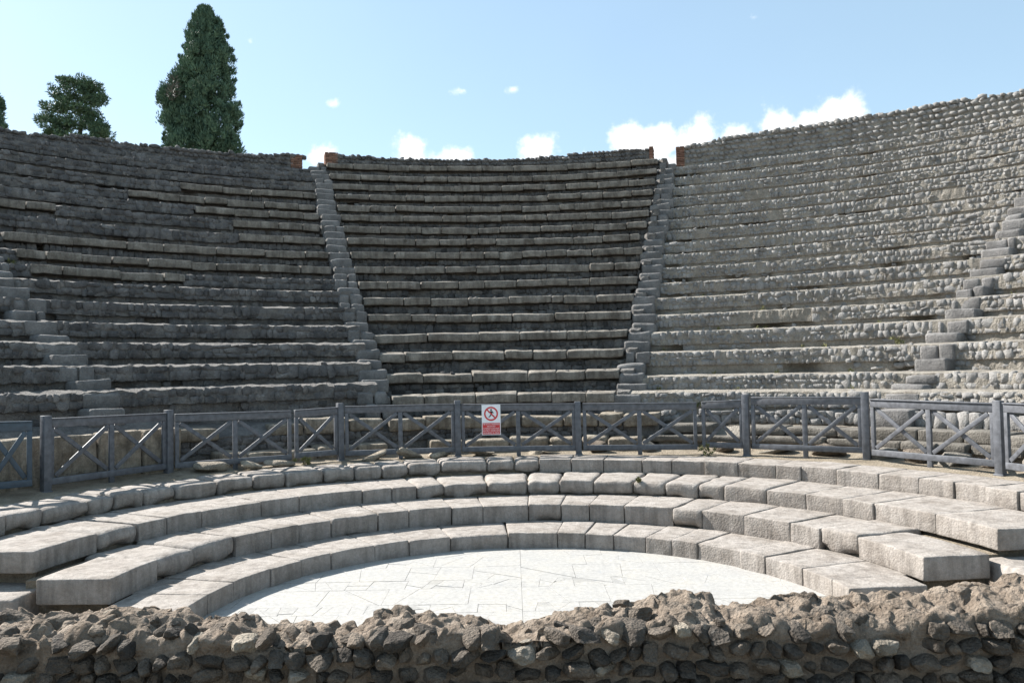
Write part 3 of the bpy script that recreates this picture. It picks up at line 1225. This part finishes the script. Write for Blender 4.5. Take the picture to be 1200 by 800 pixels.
place_stones(pl3, courses(A_A, A_B, 7.9, 1.1, 1.31, (.1, .24), .11, .07, .04, seed=71), M['lava'], 0)
place_stones(pl2, courses(-.8, A_A, 7.9, 1.08, 1.32, (.1, .24), .12, .07, .04, seed=72), M['lava'], 0)
pl4 = podium('sunlit podium blocks below the bare rubble bank, behind the fence',
             [(A_B + .09, 1.40, 7.86, 8.4, 1.16, 1.33, .7, .03), (A_B + .06, 1.40, 7.66, 8.0, 1.03, 1.15, .9, .03)], M['podium_grey'], 64)
fill(pl4, A_B + .08, 1.40, [(7.78, .5), (7.78, 1.04), (8.3, 1.27), (8.75, 1.3), (8.75, .5)], M['mortar_sunlit'], 6)
place_stones(pl4, courses(A_B + .08, 1.4, 8.45, 1.33, 1.58, (.1, .2), .13, .07, .05, seed=73), M['lava_sunlit'], 0)

# fallen boulders between the fence and the podium
BIG = [rock_shape(3, 500 + i, boxy=5, cuts=11, amp=.13) for i in range(8)]
_big_me = {}


def big_mesh(i, mat, name):
    key = (i, mat.name, name)
    if key not in _big_me:
        _big_me[key] = make_mesh(name, BIG[i][0], BIG[i][1], mat)
    return _big_me[key]


BOULD = [(-43, 7.15, .30, .09, .16, 'long flat beige boulder behind the shaded two-cross panel next to a post'), (-38.5, 6.98, .20, .07, .14, 'small beige boulder under the shaded two-cross panel'),
         (-34.5, 7.0, .26, .06, .15, 'low beige boulder under the fence beside the small shaded gate'),
         (-21, 6.95, .26, .07, .14, 'flat ochre boulder below the panel between the small gate and the sign panel'), (-16, 6.98, .25, .09, .15, 'rounded ochre boulder with dry moss below the panel beside the sign panel'),
         (-11.5, 6.95, .22, .07, .14, 'low ochre boulder against the post beside the sign panel'), (-5.5, 7.0, .28, .07, .15, 'flat pale boulder on the earth under the sign'),
         (3.5, 7.02, .25, .06, .15, 'flat pale boulder under the sign panel, away from the sign'),
         (12, 7.2, .2, .12, .15, 'dark tilted boulder behind the middle panel next to the sign panel'), (19, 7.25, .16, .13, .13, 'squarish pale boulder behind the middle panel'),
         (29, 7.42, .2, .11, .15, 'tilted boulder behind the small sunlit gate'), (36, 7.42, .34, .05, .2, 'broken leaning stone slab behind the sunlit two-cross panel'),
         (43, 7.45, .26, .12, .17, 'brown rounded boulder behind the sunlit two-cross panel'), (49.5, 7.5, .2, .13, .16, 'dark squared boulder just beyond the sunlit stair foot'),
         (54, 7.45, .22, .15, .17, 'large pale boulder in the rubble below the sunlit bank'), (58, 7.42, .24, .13, .17, 'pale sloping boulder beside the last full fence panel'),
         (62.5, 7.5, .2, .16, .17, 'dark rough boulder beside the last sunlit fence post'), (67, 7.45, .22, .15, .17, 'dark boulder behind the cropped sunlit fence panel')]
rg = np.random.default_rng(9)
for i, (deg, R, hx, hz, hy, lab) in enumerate(BOULD):
    x, y = P(math.radians(deg), R)
    link('boulder', big_mesh(i % 8, M['beige'] if deg < 8 and i % 2 else M['wall_tuff'] if deg < 8 else M['podium_grey'] if i % 2 else M['wall_mid'], 'boulder'), None, loc=(x, y, .90 + hz * .55), rot=(rg.normal() * .15, rg.normal() * .15, -math.radians(deg) + rg.normal() * .2),
         scale=(hx, hy, hz), label=lab, category='boulder', group='boulders lying behind the fence')

# ------------------------------------------------------------------ grounds
link('ground', make_mesh('ground', [(-900, -900, -.06), (900, -900, -.06), (900, 900, -.06), (-900, 900, -.06)], [(0, 1, 2, 3)], M['ground'], False), kind='structure')
sx = np.linspace(-9, 9, 91)
sy = np.linspace(-8, 4.7, 63)
gx, gy = np.meshgrid(sx, sy, indexing='ij')
V = np.stack([gx.ravel(), gy.ravel(), .55 + 0 * gx.ravel()], 1)
V[:, 2] += fbm(V * 2, 8, 3) * .03
n, m = 91, 63
F = [(i * m + j, (i + 1) * m + j, (i + 1) * m + j + 1, i * m + j + 1) for i in range(n - 1) for j in range(m - 1)]
link('stage_ground', make_mesh('stage_ground', V, F, M['earth']), kind='structure')
# side passages at the foot of the tiers
sv, sf = [], []
for i, (x0, x1) in enumerate(((-12, -3.25), (3.35, 12))):
    b = len(sv)
    sv += [(x0, 4.7, -.02), (x1, 4.7, -.02), (x1, 8.6, -.02), (x0, 8.6, -.02)]
    sf.append((b, b + 1, b + 2, b + 3))
link('side_pavement', make_mesh('side_pavement', sv, sf, M['ground'], False), kind='structure')

# loose blocks lying at the ends of the tiers
for nm, cx, cy, z0, z1, hx, hy, rot, r, lab in (
        ('stone_block', -5.32, 8.35, .0, .30, .52, .42, -.10, .03, 'low squared block at the shaded end of the tiers beside a dark gap'),
        ('stone_block', 5.28, 8.28, .0, .36, .42, .36, .06, .07, 'rounded block at the sunlit end of the third tier'),
        ('paving_stone', 4.35, 7.75, -.05, .06, .62, .34, .05, .03, 'flat pale paving stone below the long end block of the second tier'),
        ('paving_stone', -4.3, 7.75, -.05, .05, .6, .3, -.1, .03, 'flat paving stone in shade below the long end block')):
    v, f = worn_box(hx, hy, (z1 - z0) / 2, r, (5, 4, 2), .014, 4, seed=int(abs(cx) * 100))
    link(nm, make_mesh(nm, v, f, M['tier']), None, loc=(cx, cy, (z0 + z1) / 2), rot=(0, 0, rot), label=lab, category='stone block', group='loose blocks at the ends of the tiers')

# ------------------------------------------------------------------ fence
FZ = .87


def bar(p, q, w, d, yaw_n, inner=1):
    """a board from p to q: w wide in the panel's plane, d deep across it"""
    p, q = np.array(p, float), np.array(q, float)
    u = q - p
    L_ = np.linalg.norm(u)
    u /= L_
    nrm = np.array([yaw_n[0], yaw_n[1], 0.0])
    s = np.cross(u, nrm)
    s /= np.linalg.norm(s)
    v, f = worn_box(L_ / 2, w / 2, d / 2, .004, (1, 1, 1), 0, 1, fine=False)
    c = (p + q) / 2
    return c + np.outer(v[:, 0], u) + np.outer(v[:, 1], s) + np.outer(v[:, 2], nrm), f


def wpos(px, R):
    x, y = P(px_angle(px, R), R)
    return np.array([x, y])


# panel: image column and circle radius of both ends, top heights of the rail, foot height, crosses, posts, label
PANELS = [
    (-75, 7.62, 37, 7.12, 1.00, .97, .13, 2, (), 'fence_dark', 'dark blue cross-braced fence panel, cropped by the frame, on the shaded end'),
    (57, 7.20, 193, 7.40, .985, .955, .10, 2, (('a', 1.04), ('b', 1.015)), 'fence', 'grey two-cross fence panel before the pale orthostat slabs'),
    (204, 7.38, 340, 7.06, .93, .91, .10, 2, (), 'fence', 'grey two-cross fence panel between the orthostat panel and the small shaded gate'),
    (344, 7.06, 394, 7.16, .915, .93, .12, 1, (('b', 1.01),), 'fence', 'narrow one-cross grey gate on the shaded side of the sign'),
    (403, 7.16, 531, 6.86, .94, .935, .09, 2, (('b', 1.005),), 'fence', 'grey two-cross fence panel between the narrow shaded gate and the sign panel'),
    (539, 6.85, 672, 6.73, .925, .90, .09, 2, (('b', .945),), 'fence', 'grey two-cross fence panel that carries the warning sign'),
    (681, 6.73, 814, 7.07, .90, .885, .09, 2, (), 'fence', 'grey two-cross fence panel between the sign panel and the narrow sunlit gate'),
    (820, 7.09, 868, 7.08, .90, .93, .13, 1, (('b', 1.035),), 'fence', 'narrow one-cross blue-grey gate on the sunlit side of the sign'),
    (878, 7.08, 1007, 7.26, .975, .985, .13, 2, (('b', 1.075),), 'fence', 'sunlit blue-grey two-cross panel between the narrow gate and the tallest post'),
    (1018, 7.24, 1162, 7.08, .955, .94, .11, 2, (('b', .99),), 'fence', 'sunlit blue-grey two-cross panel before the stair of large blocks'),
    (1174, 7.06, 1310, 6.85, .95, .95, .10, 2, (('b', 1.0),), 'fence', 'sunlit blue-grey fence panel cropped by the frame edge'),
]
SIGN_AT = None
for xa, Ra, xb, Rb, ta, tb, zb, nx, posts, mat, lab in PANELS:
    A, B = wpos(xa, Ra), wpos(xb, Rb)
    u = (B - A) / np.linalg.norm(B - A)
    nrm = np.array([u[1], -u[0]])          # towards the orchestra
    L_ = np.linalg.norm(B - A)
    mid = (A + B) / 2
    t = thing('fence_panel', lab, 'fence', loc=(mid[0], mid[1], FZ), group='wooden fence panels round the top tier')
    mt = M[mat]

    def pt(s, z, off=0.0):
        q = A + u * s + nrm * off
        return (q[0], q[1], FZ + z)

    def top(s):
        return ta + (tb - ta) * s / L_

    def part(name, p, q, w, d):
        v, f = bar(p, q, w, d, nrm)
        centred(name, v, f, mt, t, smooth=False)

    part('top_rail', pt(0, top(0) - .055), pt(L_, top(L_) - .055), .11, .05)
    part('rail_cap', pt(0, top(0) + .008), pt(L_, top(L_) + .008), .016, .085)
    part('bottom_rail', pt(0, zb + .04), pt(L_, zb + .04), .09, .05)
    part('stile', pt(.03, zb + .08), pt(.03, top(0) - .112), .06, .046)
    part('stile', pt(L_ - .03, zb + .08), pt(L_ - .03, top(L_) - .112), .06, .046)
    if nx == 2:
        part('mid_stile', pt(L_ / 2, -.0), pt(L_ / 2, top(L_ / 2) - .112), .075, .043)
    xs = [(.06, L_ - .06)] if nx == 1 else [(.06, L_ / 2 - .038), (L_ / 2 + .038, L_ - .06)]
    for s0, s1 in xs:
        part('brace', pt(s0 + .02, zb + .11, .012), pt(s1 - .02, top(s1) - .13, .012), .062, .022)
        part('brace', pt(s0 + .02, top(s0) - .13, -.0125), pt(s1 - .02, zb + .11, -.0125), .062, .022)
    for side, hh in posts:
        s = -.05 if side == 'a' else L_ + .052
        part('post', pt(s, -.06), pt(s + .008 * math.sin(xa * 1.7), hh, .012 * math.sin(xa)), .105, .105)
        part('post_foot', pt(s, -.055), pt(s, .02), .13, .13)
    if 'warning' in lab:
        SIGN_AT = (A, u, nrm, L_, t)
# gate-side posts without a neighbour
# ------------------------------------------------------------------ the sign
A, u, nrm, L_, ft = SIGN_AT
sx_ = None
best = 9
for s in np.linspace(0, L_, 400):
    q = A + u * s
    d = abs(q[0] / q[1] - (574 - 600) / 956.2)
    if d < best:
        best, sx_ = d, s
q = A + u * sx_ + nrm * .058
ang = math.atan2(u[1], u[0])
SW_, SH_ = .335, .535
sg = thing('warning_sign', 'white and red no-entry sign with walking figure on the fence', 'sign', loc=(q[0], q[1], FZ + .92 - SH_))
sg.rotation_euler = (0, 0, ang)


def flat_part(name, poly, y, mat, depth=.004, parent=sg):
    k = len(poly)
    v = [(p[0], y, p[1]) for p in poly] + [(p[0], y + depth, p[1]) for p in poly]
    f = [tuple(range(k)), tuple(range(2 * k - 1, k - 1, -1))] + [(i, i + k, (i + 1) % k + k, (i + 1) % k) for i in range(k)]
    return link(name, make_mesh(name, v, f, mat, False), parent)


def rect(x0, x1, z0, z1):
    return [(x0, z0), (x1, z0), (x1, z1), (x0, z1)]


flat_part('board', rect(-SW_ / 2, SW_ / 2, 0, SH_), 0, M['white'], .008)
cz, ro_, ri_ = .375, .125, .098
N_ = 40
ring_v, ring_f = [], []
for i in range(N_):
    th = 2 * math.pi * i / N_
    for rr in (ri_, ro_):
        for yy in (-.0035, -.0005):
            ring_v.append((rr * math.cos(th), yy, cz + rr * math.sin(th)))
for i in range(N_):
    b0, b1 = i * 4, ((i + 1) % N_) * 4
    ring_f += [(b0, b0 + 2, b1 + 2, b1), (b0 + 1, b1 + 1, b1 + 3, b0 + 3), (b0, b1, b1 + 1, b0 + 1), (b0 + 2, b0 + 3, b1 + 3, b1 + 2)]
link('prohibition_ring', make_mesh('prohibition_ring', ring_v, ring_f, M['red'], False), sg)
# walking figure: head, trunk, arms and legs as one flat silhouette piece
fig_v, fig_f = [], []


def limb(x0, z0, x1, z1, w0, w1):
    d = math.hypot(x1 - x0, z1 - z0)
    nx_, nz_ = -(z1 - z0) / d, (x1 - x0) / d
    b = len(fig_v)
    for yy in (-.003, -.0006):
        fig_v.extend([(x0 + nx_ * w0, yy, cz + z0 + nz_ * w0), (x0 - nx_ * w0, yy, cz + z0 - nz_ * w0), (x1 - nx_ * w1, yy, cz + z1 - nz_ * w1), (x1 + nx_ * w1, yy, cz + z1 + nz_ * w1)])
    fig_f.extend([(b, b + 1, b + 2, b + 3), (b + 7, b + 6, b + 5, b + 4)] + [(b + i, b + 4 + i, b + 4 + (i + 1) % 4, b + (i + 1) % 4) for i in range(4)])


for i in range(6):       # head
    pass
hb = len(fig_v)
for yy in (-.0032, -.0006):
    for i in range(12):
        th = 2 * math.pi * i / 12
        fig_v.append((.002 + .017 * math.cos(th), yy, cz + .070 + .017 * math.sin(th)))
fig_f += [tuple(hb + i for i in range(12)), tuple(hb + 23 - i for i in range(12))] + [(hb + i, hb + 12 + i, hb + 12 + (i + 1) % 12, hb + (i + 1) % 12) for i in range(12)]
limb(.006, .048, .004, -.012, .022, .016)
limb(.012, .040, .046, .012, .009, .007)
limb(.0, .040, -.036, .020, .009, .007)
limb(-.036, .020, -.046, .036, .007, .006)
limb(.008, -.008, .040, -.040, .012, .008)
limb(.040, -.040, .052, -.068, .008, .007)
limb(.0, -.008, -.018, -.044, .012, .009)
limb(-.018, -.044, -.046, -.062, .009, .007)
link('walking_figure', make_mesh('walking_figure', fig_v, fig_f, M['black'], False), sg)
c45 = .7071
bx = []
for s_, w_ in ((-ri_ - .005, .012), (-ri_ - .005, -.012), (ri_ + .005, -.012), (ri_ + .005, .012)):
    bx.append((s_ * c45 + w_ * c45, cz - s_ * c45 + w_ * c45))
flat_part('prohibition_bar', bx, -.0055, M['red'], .002)
flat_part('red_panel', rect(-SW_ / 2 + .012, SW_ / 2 - .012, .012, .212), -.003, M['red'], .0025)
for i, s_ in enumerate(("VIETATO L'INGRESSO", "NO ENTRY", "INTERDIT D'ENTRER", "EINTRITT VERBOTEN", "PROHIBIDO EL PASO")):
    cu = bpy.data.curves.new('lettering', 'FONT')
    cu.body = s_
    cu.align_x = 'CENTER'
    cu.align_y = 'CENTER'
    cu.size = .031
    cu.extrude = .0004
    cu.materials.append(M['white'])
    tmp = bpy.data.objects.new('lettering_curve', cu)
    COL.objects.link(tmp)
    dg_ = bpy.context.evaluated_depsgraph_get()
    lm = bpy.data.meshes.new_from_object(tmp.evaluated_get(dg_))
    bpy.data.objects.remove(tmp)
    link('lettering', lm, sg, loc=(0, -.0042, .188 - i * .038), rot=(math.pi / 2, 0, 0))

# ------------------------------------------------------------------ broken rubble wall before the orchestra
fwall = thing('rubble_wall', 'broken dark lava rubble wall with crumbling mortar top before the marble floor', 'wall', loc=(0, 4.8, 0))
HX = [-8, -3.14, -2.62, -2.28, -1.84, -1.59, -1.3, -.91, -.8, -.65, -.4, -.24, -.14, -.06, .02, .17, .48, .8, 1.0, 1.26, 1.62, 2.04, 2.35, 2.56, 2.82, 3.08, 8]
HZ = [1.0, 1.0, 1.01, 1.025, .97, .92, .885, .895, .94, .965, .955, .95, .90, .815, .85, .90, .965, 1.0, 1.01, .985, 1.0, .975, 1.0, 1.005, 1.08, 1.11, 1.1]
# face, top and back as one displaced skin
YF, YB = 4.62, 5.06
n = 900
xs = np.linspace(-6.5, 6.5, n + 1)
hh = np.interp(xs, HX, HZ)
prof = [(YF - .004, z) for z in np.linspace(.35, .88, 12)] + [(YF + .0, .92), (YF + .015, .95)]
nf = len(prof)
prof += [(y_, None) for y_ in np.linspace(YF + .05, YB - .02, 40)] + [(YB + .01, z) for z in (.85, .7, .5, .3, -.02)]
m = len(prof)
V = np.zeros((n + 1, m, 3))
for j, (y_, z) in enumerate(prof):
    V[:, j, 0] = xs
    V[:, j, 1] = y_
    if j < nf:
        V[:, j, 2] = z
        if z > .89:
            V[:, j, 2] = z - np.clip(.97 - hh, 0, .1) + np.clip(hh - 1.0, 0, .12) * .6
    elif z is None:
        s_ = (y_ - YF) / (YB - YF)
        lo_ = .97 - np.clip(.97 - hh, 0, .12) + np.clip(hh - 1.0, 0, .12) * .6
        V[:, j, 2] = lo_ + (hh - lo_) * np.clip(s_ * 1.25, 0, 1) - np.clip(s_ - .85, 0, 1) * .15
    else:
        V[:, j, 2] = z
flat = V.reshape(-1, 3)
amp = np.repeat(np.array([[(.42 if j < nf - 2 else 1.0) for j in range(m)]]), n + 1, 0).ravel()[:, None]
d1 = vec_noise(flat * 4.2, 41, 2) * .045
d2 = vec_noise(flat * 13, 42, 2) * .034
rid = np.abs(vnoise(flat * 8, 44)) * .05 + np.abs(vnoise(flat * 19, 45)) * .028 - .012
flat = flat + (d1 + d2 + vec_noise(flat * 30, 43, 2) * .020) * amp
flat[:, 2] += (rid - .02) * (np.repeat(np.array([[j >= nf - 2 and j < nf + 40 for j in range(m)]]), n + 1, 0).ravel())
q_ = (np.arange(n)[:, None] * m + np.arange(m - 1)[None, :]).ravel()
F = np.stack([q_, q_ + m, q_ + m + 1, q_ + 1], 1)
me = make_mesh('mortar_core', flat - np.array([0, 4.8, 0]), F, M['wall_core'])
link('mortar_core', me, fwall)
ROCK = [rock_shape(3, 900 + i, boxy=5, cuts=9, amp=.14) for i in range(18)]
_rm = {}


def rock_mesh(i, mat):
    k_ = (i, mat.name)
    if k_ not in _rm:
        _rm[k_] = make_mesh('stone', ROCK[i][0], ROCK[i][1], mat)
        _rm[k_].set_sharp_from_angle(angle=math.radians(32))
    return _rm[k_]


rg = np.random.default_rng(77)
cnt = 0


def put_rock(x, y, z, hx, hy, hz, rot, top_=False):
    global cnt
    r_ = rg.random()
    mt = (M['wall_mid'] if r_ < .92 else M['wall_tuff']) if top_ else M['wall_dark'] if r_ < .50 else M['wall_mid'] if r_ < .90 else M['wall_tuff'] if r_ < .992 else M['brick']
    link('stone', rock_mesh(int(rg.integers(18)), mt), fwall, loc=(x, y - 4.8, z), rot=rot, scale=(hx, hy, hz))
    cnt += 1


zc = .50
for ch in (.088, .09, .086, .092, .09):
    x = -3.25 + rg.uniform(0, .1)
    while x < 3.25:
        w_ = rg.uniform(.075, .175)
        hz_ = ch * .5 * rg.uniform(.85, 1.06)
        if rg.random() > (.3 if zc > .82 else .02):
            put_rock(x + w_ / 2, YF + .03 + rg.normal() * .016, zc + ch / 2 + rg.normal() * .007, w_ * .535, .12, hz_ * 1.05, (rg.normal() * .1, rg.normal() * .10, rg.normal() * .12))
        x += w_ + .002
    zc += ch + .002
# stones bedded in the edge and the top
x = -3.5
while x < 3.5:
    h_ = np.interp(x, HX, HZ)
    s_ = rg.uniform(.03, .065)
    if rg.random() < .4:
        put_rock(x, YF + .06 + rg.normal() * .03, .945 - max(0, .97 - h_) * .9 + max(0, h_ - 1) * .6 + rg.normal() * .02, s_ * rg.uniform(.9, 1.4), s_ * 1.0, s_ * rg.uniform(.65, .9), tuple(rg.normal(size=3) * .3))
    x += rg.uniform(.07, .15)
for _ in range(30):
    x = rg.uniform(-3.5, 3.5)
    h_ = np.interp(x, HX, HZ)
    y_ = rg.uniform(YF + .14, YB - .04)
    s_ = rg.uniform(.025, .075)
    zt = .955 - max(0, .97 - h_) + (h_ - .955 + max(0, .97 - h_)) * min(1, (y_ - YF) / (YB - YF) * 1.25)
    put_rock(x, y_, zt - s_ * .45, s_ * 1.3, s_, s_ * .8, tuple(rg.normal(size=3) * .5), True)

# ------------------------------------------------------------------ trees beyond the theatre
def trunk_mesh(parent, pts, r0, r1, name='trunk'):
    pts = np.array(pts, float)
    V, F = [], []
    k = 9
    for i, p in enumerate(pts):
        r = r0 + (r1 - r0) * i / (len(pts) - 1)
        for j in range(k):
            th = 2 * math.pi * j / k
            V.append((p[0] + r * math.cos(th), p[1] + r * math.sin(th), p[2]))
    for i in range(len(pts) - 1):
        for j in range(k):
            F.append((i * k + j, i * k + (j + 1) % k, (i + 1) * k + (j + 1) % k, (i + 1) * k + j))
    return link(name, make_mesh(name, V, F, M['bark']), parent)


def cypress(label, x, y, ztop, zlow, prof, seed, nclump, bulges=(), n_each=80):
    """prof: (height fraction, radius) from the foot of the crown to its tip"""
    rg = np.random.default_rng(seed)
    t = thing('cypress_tree', label, 'tree', loc=(x, y, -.06))
    trunk_mesh(t, [(0, 0, 0), (.05, 0, zlow), (0, 0, ztop * .9)], .38, .05)
    fr = np.array([p[0] for p in prof])
    rr = np.array([p[1] for p in prof])
    C, Rd = [], []
    for _ in range(nclump):
        f_ = rg.random() ** .9
        R = np.interp(f_, fr, rr)
        th = rg.uniform(0, 2 * math.pi)
        lump = 1 + .2 * math.sin(th * 3 + f_ * 9 + seed) + .12 * math.sin(th * 5 - f_ * 23)
        q = R * lump * rg.uniform(.70, 1.04)
        C.append((q * math.cos(th), q * math.sin(th), zlow + (ztop - zlow) * f_))
        Rd.append(rg.uniform(.16, .34) * (.55 + .45 * R / rr.max()))
    for bx_, by_, bz_, br_, nb in bulges:
        for _ in range(nb):
            d = rg.normal(size=3)
            d /= np.linalg.norm(d)
            C.append((bx_ + d[0] * br_ * rg.uniform(.5, 1), by_ + d[1] * br_ * .8, bz_ + d[2] * br_ * rg.uniform(.4, 1)))
            Rd.append(rg.uniform(.16, .34))
    for _ in range(nclump // 4):      # thin sprays that stand out of the outline
        f_ = rg.random() ** .9
        R = np.interp(f_, fr, rr)
        th = rg.uniform(0, 2 * math.pi)
        q = R * (1 + .2 * math.sin(th * 3 + f_ * 9 + seed) + .12 * math.sin(th * 5 - f_ * 23)) * rg.uniform(1.02, 1.14)
        C.append((q * math.cos(th), q * math.sin(th), zlow + (ztop - zlow) * f_ + .1))
        Rd.append(rg.uniform(.07, .13))
    # inner mass that keeps the sky from shining through the heart of the crown
    Ci, Ri = [], []
    for _ in range(nclump // 3):
        f_ = rg.random() * .93
        R = np.interp(f_, fr, rr) * rg.uniform(0, .6)
        th = rg.uniform(0, 2 * math.pi)
        Ci.append((R * math.cos(th), R * math.sin(th), zlow + (ztop - zlow) * f_))
        Ri.append(.4)
    V, F = clump_leaves(np.array(C), np.array(Rd), n_each, .125, 1.3, rg, 1.35)
    V2, F2 = clump_leaves(np.array(Ci), np.array(Ri), 26, .26, .6, rg)
    link('crown', make_mesh('crown', np.concatenate([V, V2]), np.concatenate([F, F2 + len(V)]), M['cypress'], False), t)
    return t


ct = cypress('tall dark cypress with a side bulge rising above the shaded bank', -14.92, 40, 20.7, 6.5,
             [(0, 1.55), (.3, 1.55), (.5, 1.52), (.62, 1.42), (.74, 1.22), (.85, .98), (.93, .70), (.97, .46), (1, .14)], 5, 1250,
             bulges=((-1.55, -.5, 16.1, .66, 66), (-1.3, -.4, 15.1, .75, 60), (-1.1, -.3, 17.1, .5, 40), (.95, -.3, 18.2, .3, 14), (1.35, -.2, 15.2, .4, 20), (-.8, -1.1, 13.8, .6, 25)))
V, F = clump_leaves(np.array([(-1.0, -1.6, 16.5), (-.9, -1.6, 16.1), (-1.1, -1.6, 15.9)]), np.array([.3, .3, .25]), 60, .14, .8, np.random.default_rng(3), 1.2)
link('dead_spray', make_mesh('dead_spray', V, F, M['brown_leaf'], False), ct)
cypress('dark cypress of which only a sliver shows at the picture edge', -25.6, 40, 17.2, 6,
        [(0, 1.0), (.4, 1.0), (.7, .9), (.88, .6), (1, .1)], 8, 420)


def spreading_tree(label, x, y, seed):
    rg = np.random.default_rng(seed)
    t = thing('juniper_tree', label, 'tree', loc=(x, y, -.06))
    trunk_mesh(t, [(0, 0, 0), (.1, 0, 9), (.15, 0, 14), (.25, 0, 15.5)], .3, .05)
    C, Rd = [], []
    # boughs: offset from the axis, height, reach; as sprays that droop and fan out
    boughs = [(-.2, 17.1, 1.0, .35), (.45, 17.0, .8, .4), (.9, 16.75, .8, .5), (-.6, 16.45, 1.0, .45), (.2, 16.35, 1.1, .5), (1.1, 16.2, .7, .5), (-1.05, 15.85, 1.1, .45), (-.1, 15.75, 1.1, .5), (.9, 15.55, .9, .5),
              (-1.6, 15.3, 1.0, .4), (-.7, 15.1, 1.1, .45), (.4, 15.0, 1.2, .55), (1.2, 14.9, .7, .4), (-1.25, 14.65, 1.0, .4), (-.2, 14.45, 1.2, .5), (1.45, 14.45, .8, .4), (.8, 14.1, 1.0, .5), (-1.5, 14.0, 1.0, .5), (-.5, 13.7, 1.2, .6), (1.2, 13.6, .9, .5), (0, 12.9, 1.4, .8), (-1.2, 12.9, 1.2, .7), (1.1, 12.6, 1.2, .7)]
    for bx_, bz_, rc, hh_ in boughs:
        for _ in range(24):
            th = rg.uniform(0, 2 * math.pi)
            q = rc * rg.random() ** .6 * .75
            C.append((bx_ * .86 + q * math.cos(th) * .86, q * math.sin(th) * 1.1, bz_ + rg.normal() * hh_ * .28 + q * .06))
            Rd.append(rg.uniform(.13, .30))
        limb_end = (bx_, rg.normal() * .3, bz_)
    V, F = clump_leaves(np.array(C), np.array(Rd), 62, .125, .35, rg, .7)
    link('crown', make_mesh('crown', V, F, M['juniper'], False), t)
    br_v, br_f = [], []
    for bx_, bz_, rc, hh_ in boughs[::2]:
        b = len(br_v)
        for (px, pz, r_) in ((.12, bz_ - .9, .07), (bx_, bz_, .02)):
            for j in range(5):
                th = 2 * math.pi * j / 5
                br_v.append((px + r_ * math.cos(th), r_ * math.sin(th), pz + r_ * .3 * math.sin(th)))
        br_f += [(b + j, b + (j + 1) % 5, b + 5 + (j + 1) % 5, b + 5 + j) for j in range(5)]
    link('limb', make_mesh('limb', br_v, br_f, M['bark']), t)


spreading_tree('bushy spreading juniper behind the shaded parapet wall', -21.35, 40, 14)

# small growth: shrubs behind the stair gaps and weeds in the joints
def plant(name, label, cat, x, y, z, r, n_c, mat, seed, leaf=.07, group=None):
    rg = np.random.default_rng(seed)
    C = rg.normal(size=(n_c, 3)) * np.array([r, r, r * .6]) + np.array([0, 0, r * .7])
    V, F = clump_leaves(C, np.full(n_c, r * .45), 26, leaf, .9, rg)
    V[:, 2] = np.maximum(V[:, 2], -.02)
    t = thing(name, label, cat, loc=(x, y, z), group=group)
    link('foliage', make_mesh('foliage', V, F, mat, False), t)
    return t


def px_point(px, R, z):
    x, y = P(px_angle(px, R), R)
    return x, y, z


plant('shrub', 'dark shrub tops behind the stair gap next to the shaded wall', 'shrub', *px_point(370, 22.0, 9.05), .26, 26, M['cypress'], 1, .1)
plant('shrub', 'dark shrub tops behind the stair gap next to the cobble wall', 'shrub', *px_point(778, 22.0, 9.25), .26, 26, M['cypress'], 2, .1)
WEEDS = [(11, RK(7) - .1, ZL[6], .09, 'yellow flowering weed where the shaded stair meets a seat slab'),
         (822, RK(0) + .0, 1.62, .08, 'green weed at the foot of the rubble bank above the narrow sunlit gate'),
         (1030, RK(0) - .2, 1.33, .09, 'yellow-green weed on the ledge beside the stair of large blocks'),
         (1047, RK(3) - .2, ZR[2], .12, 'dry weed clump on a sunlit rubble row beside the big stair'),
         (894, RK(5) - .1, ZR[4], .07, 'small tuft in a joint of the sunlit rubble rows'),
         (824, 6.95, .90, .09, 'dry yellow tuft by the foot of the narrow sunlit gate'),
         (745, 5.0, .66, .035, 'tiny green tuft in the joint of the third tier'),
         (356, 6.95, .9, .07, 'small green weed under the narrow shaded gate')]
for i, (px, R, z, r, lab) in enumerate(WEEDS):
    plant('weed', lab, 'weed', *px_point(px, R, z), r * .8, 9, M['weed'], 30 + i, .04, group='weeds in the stone joints')
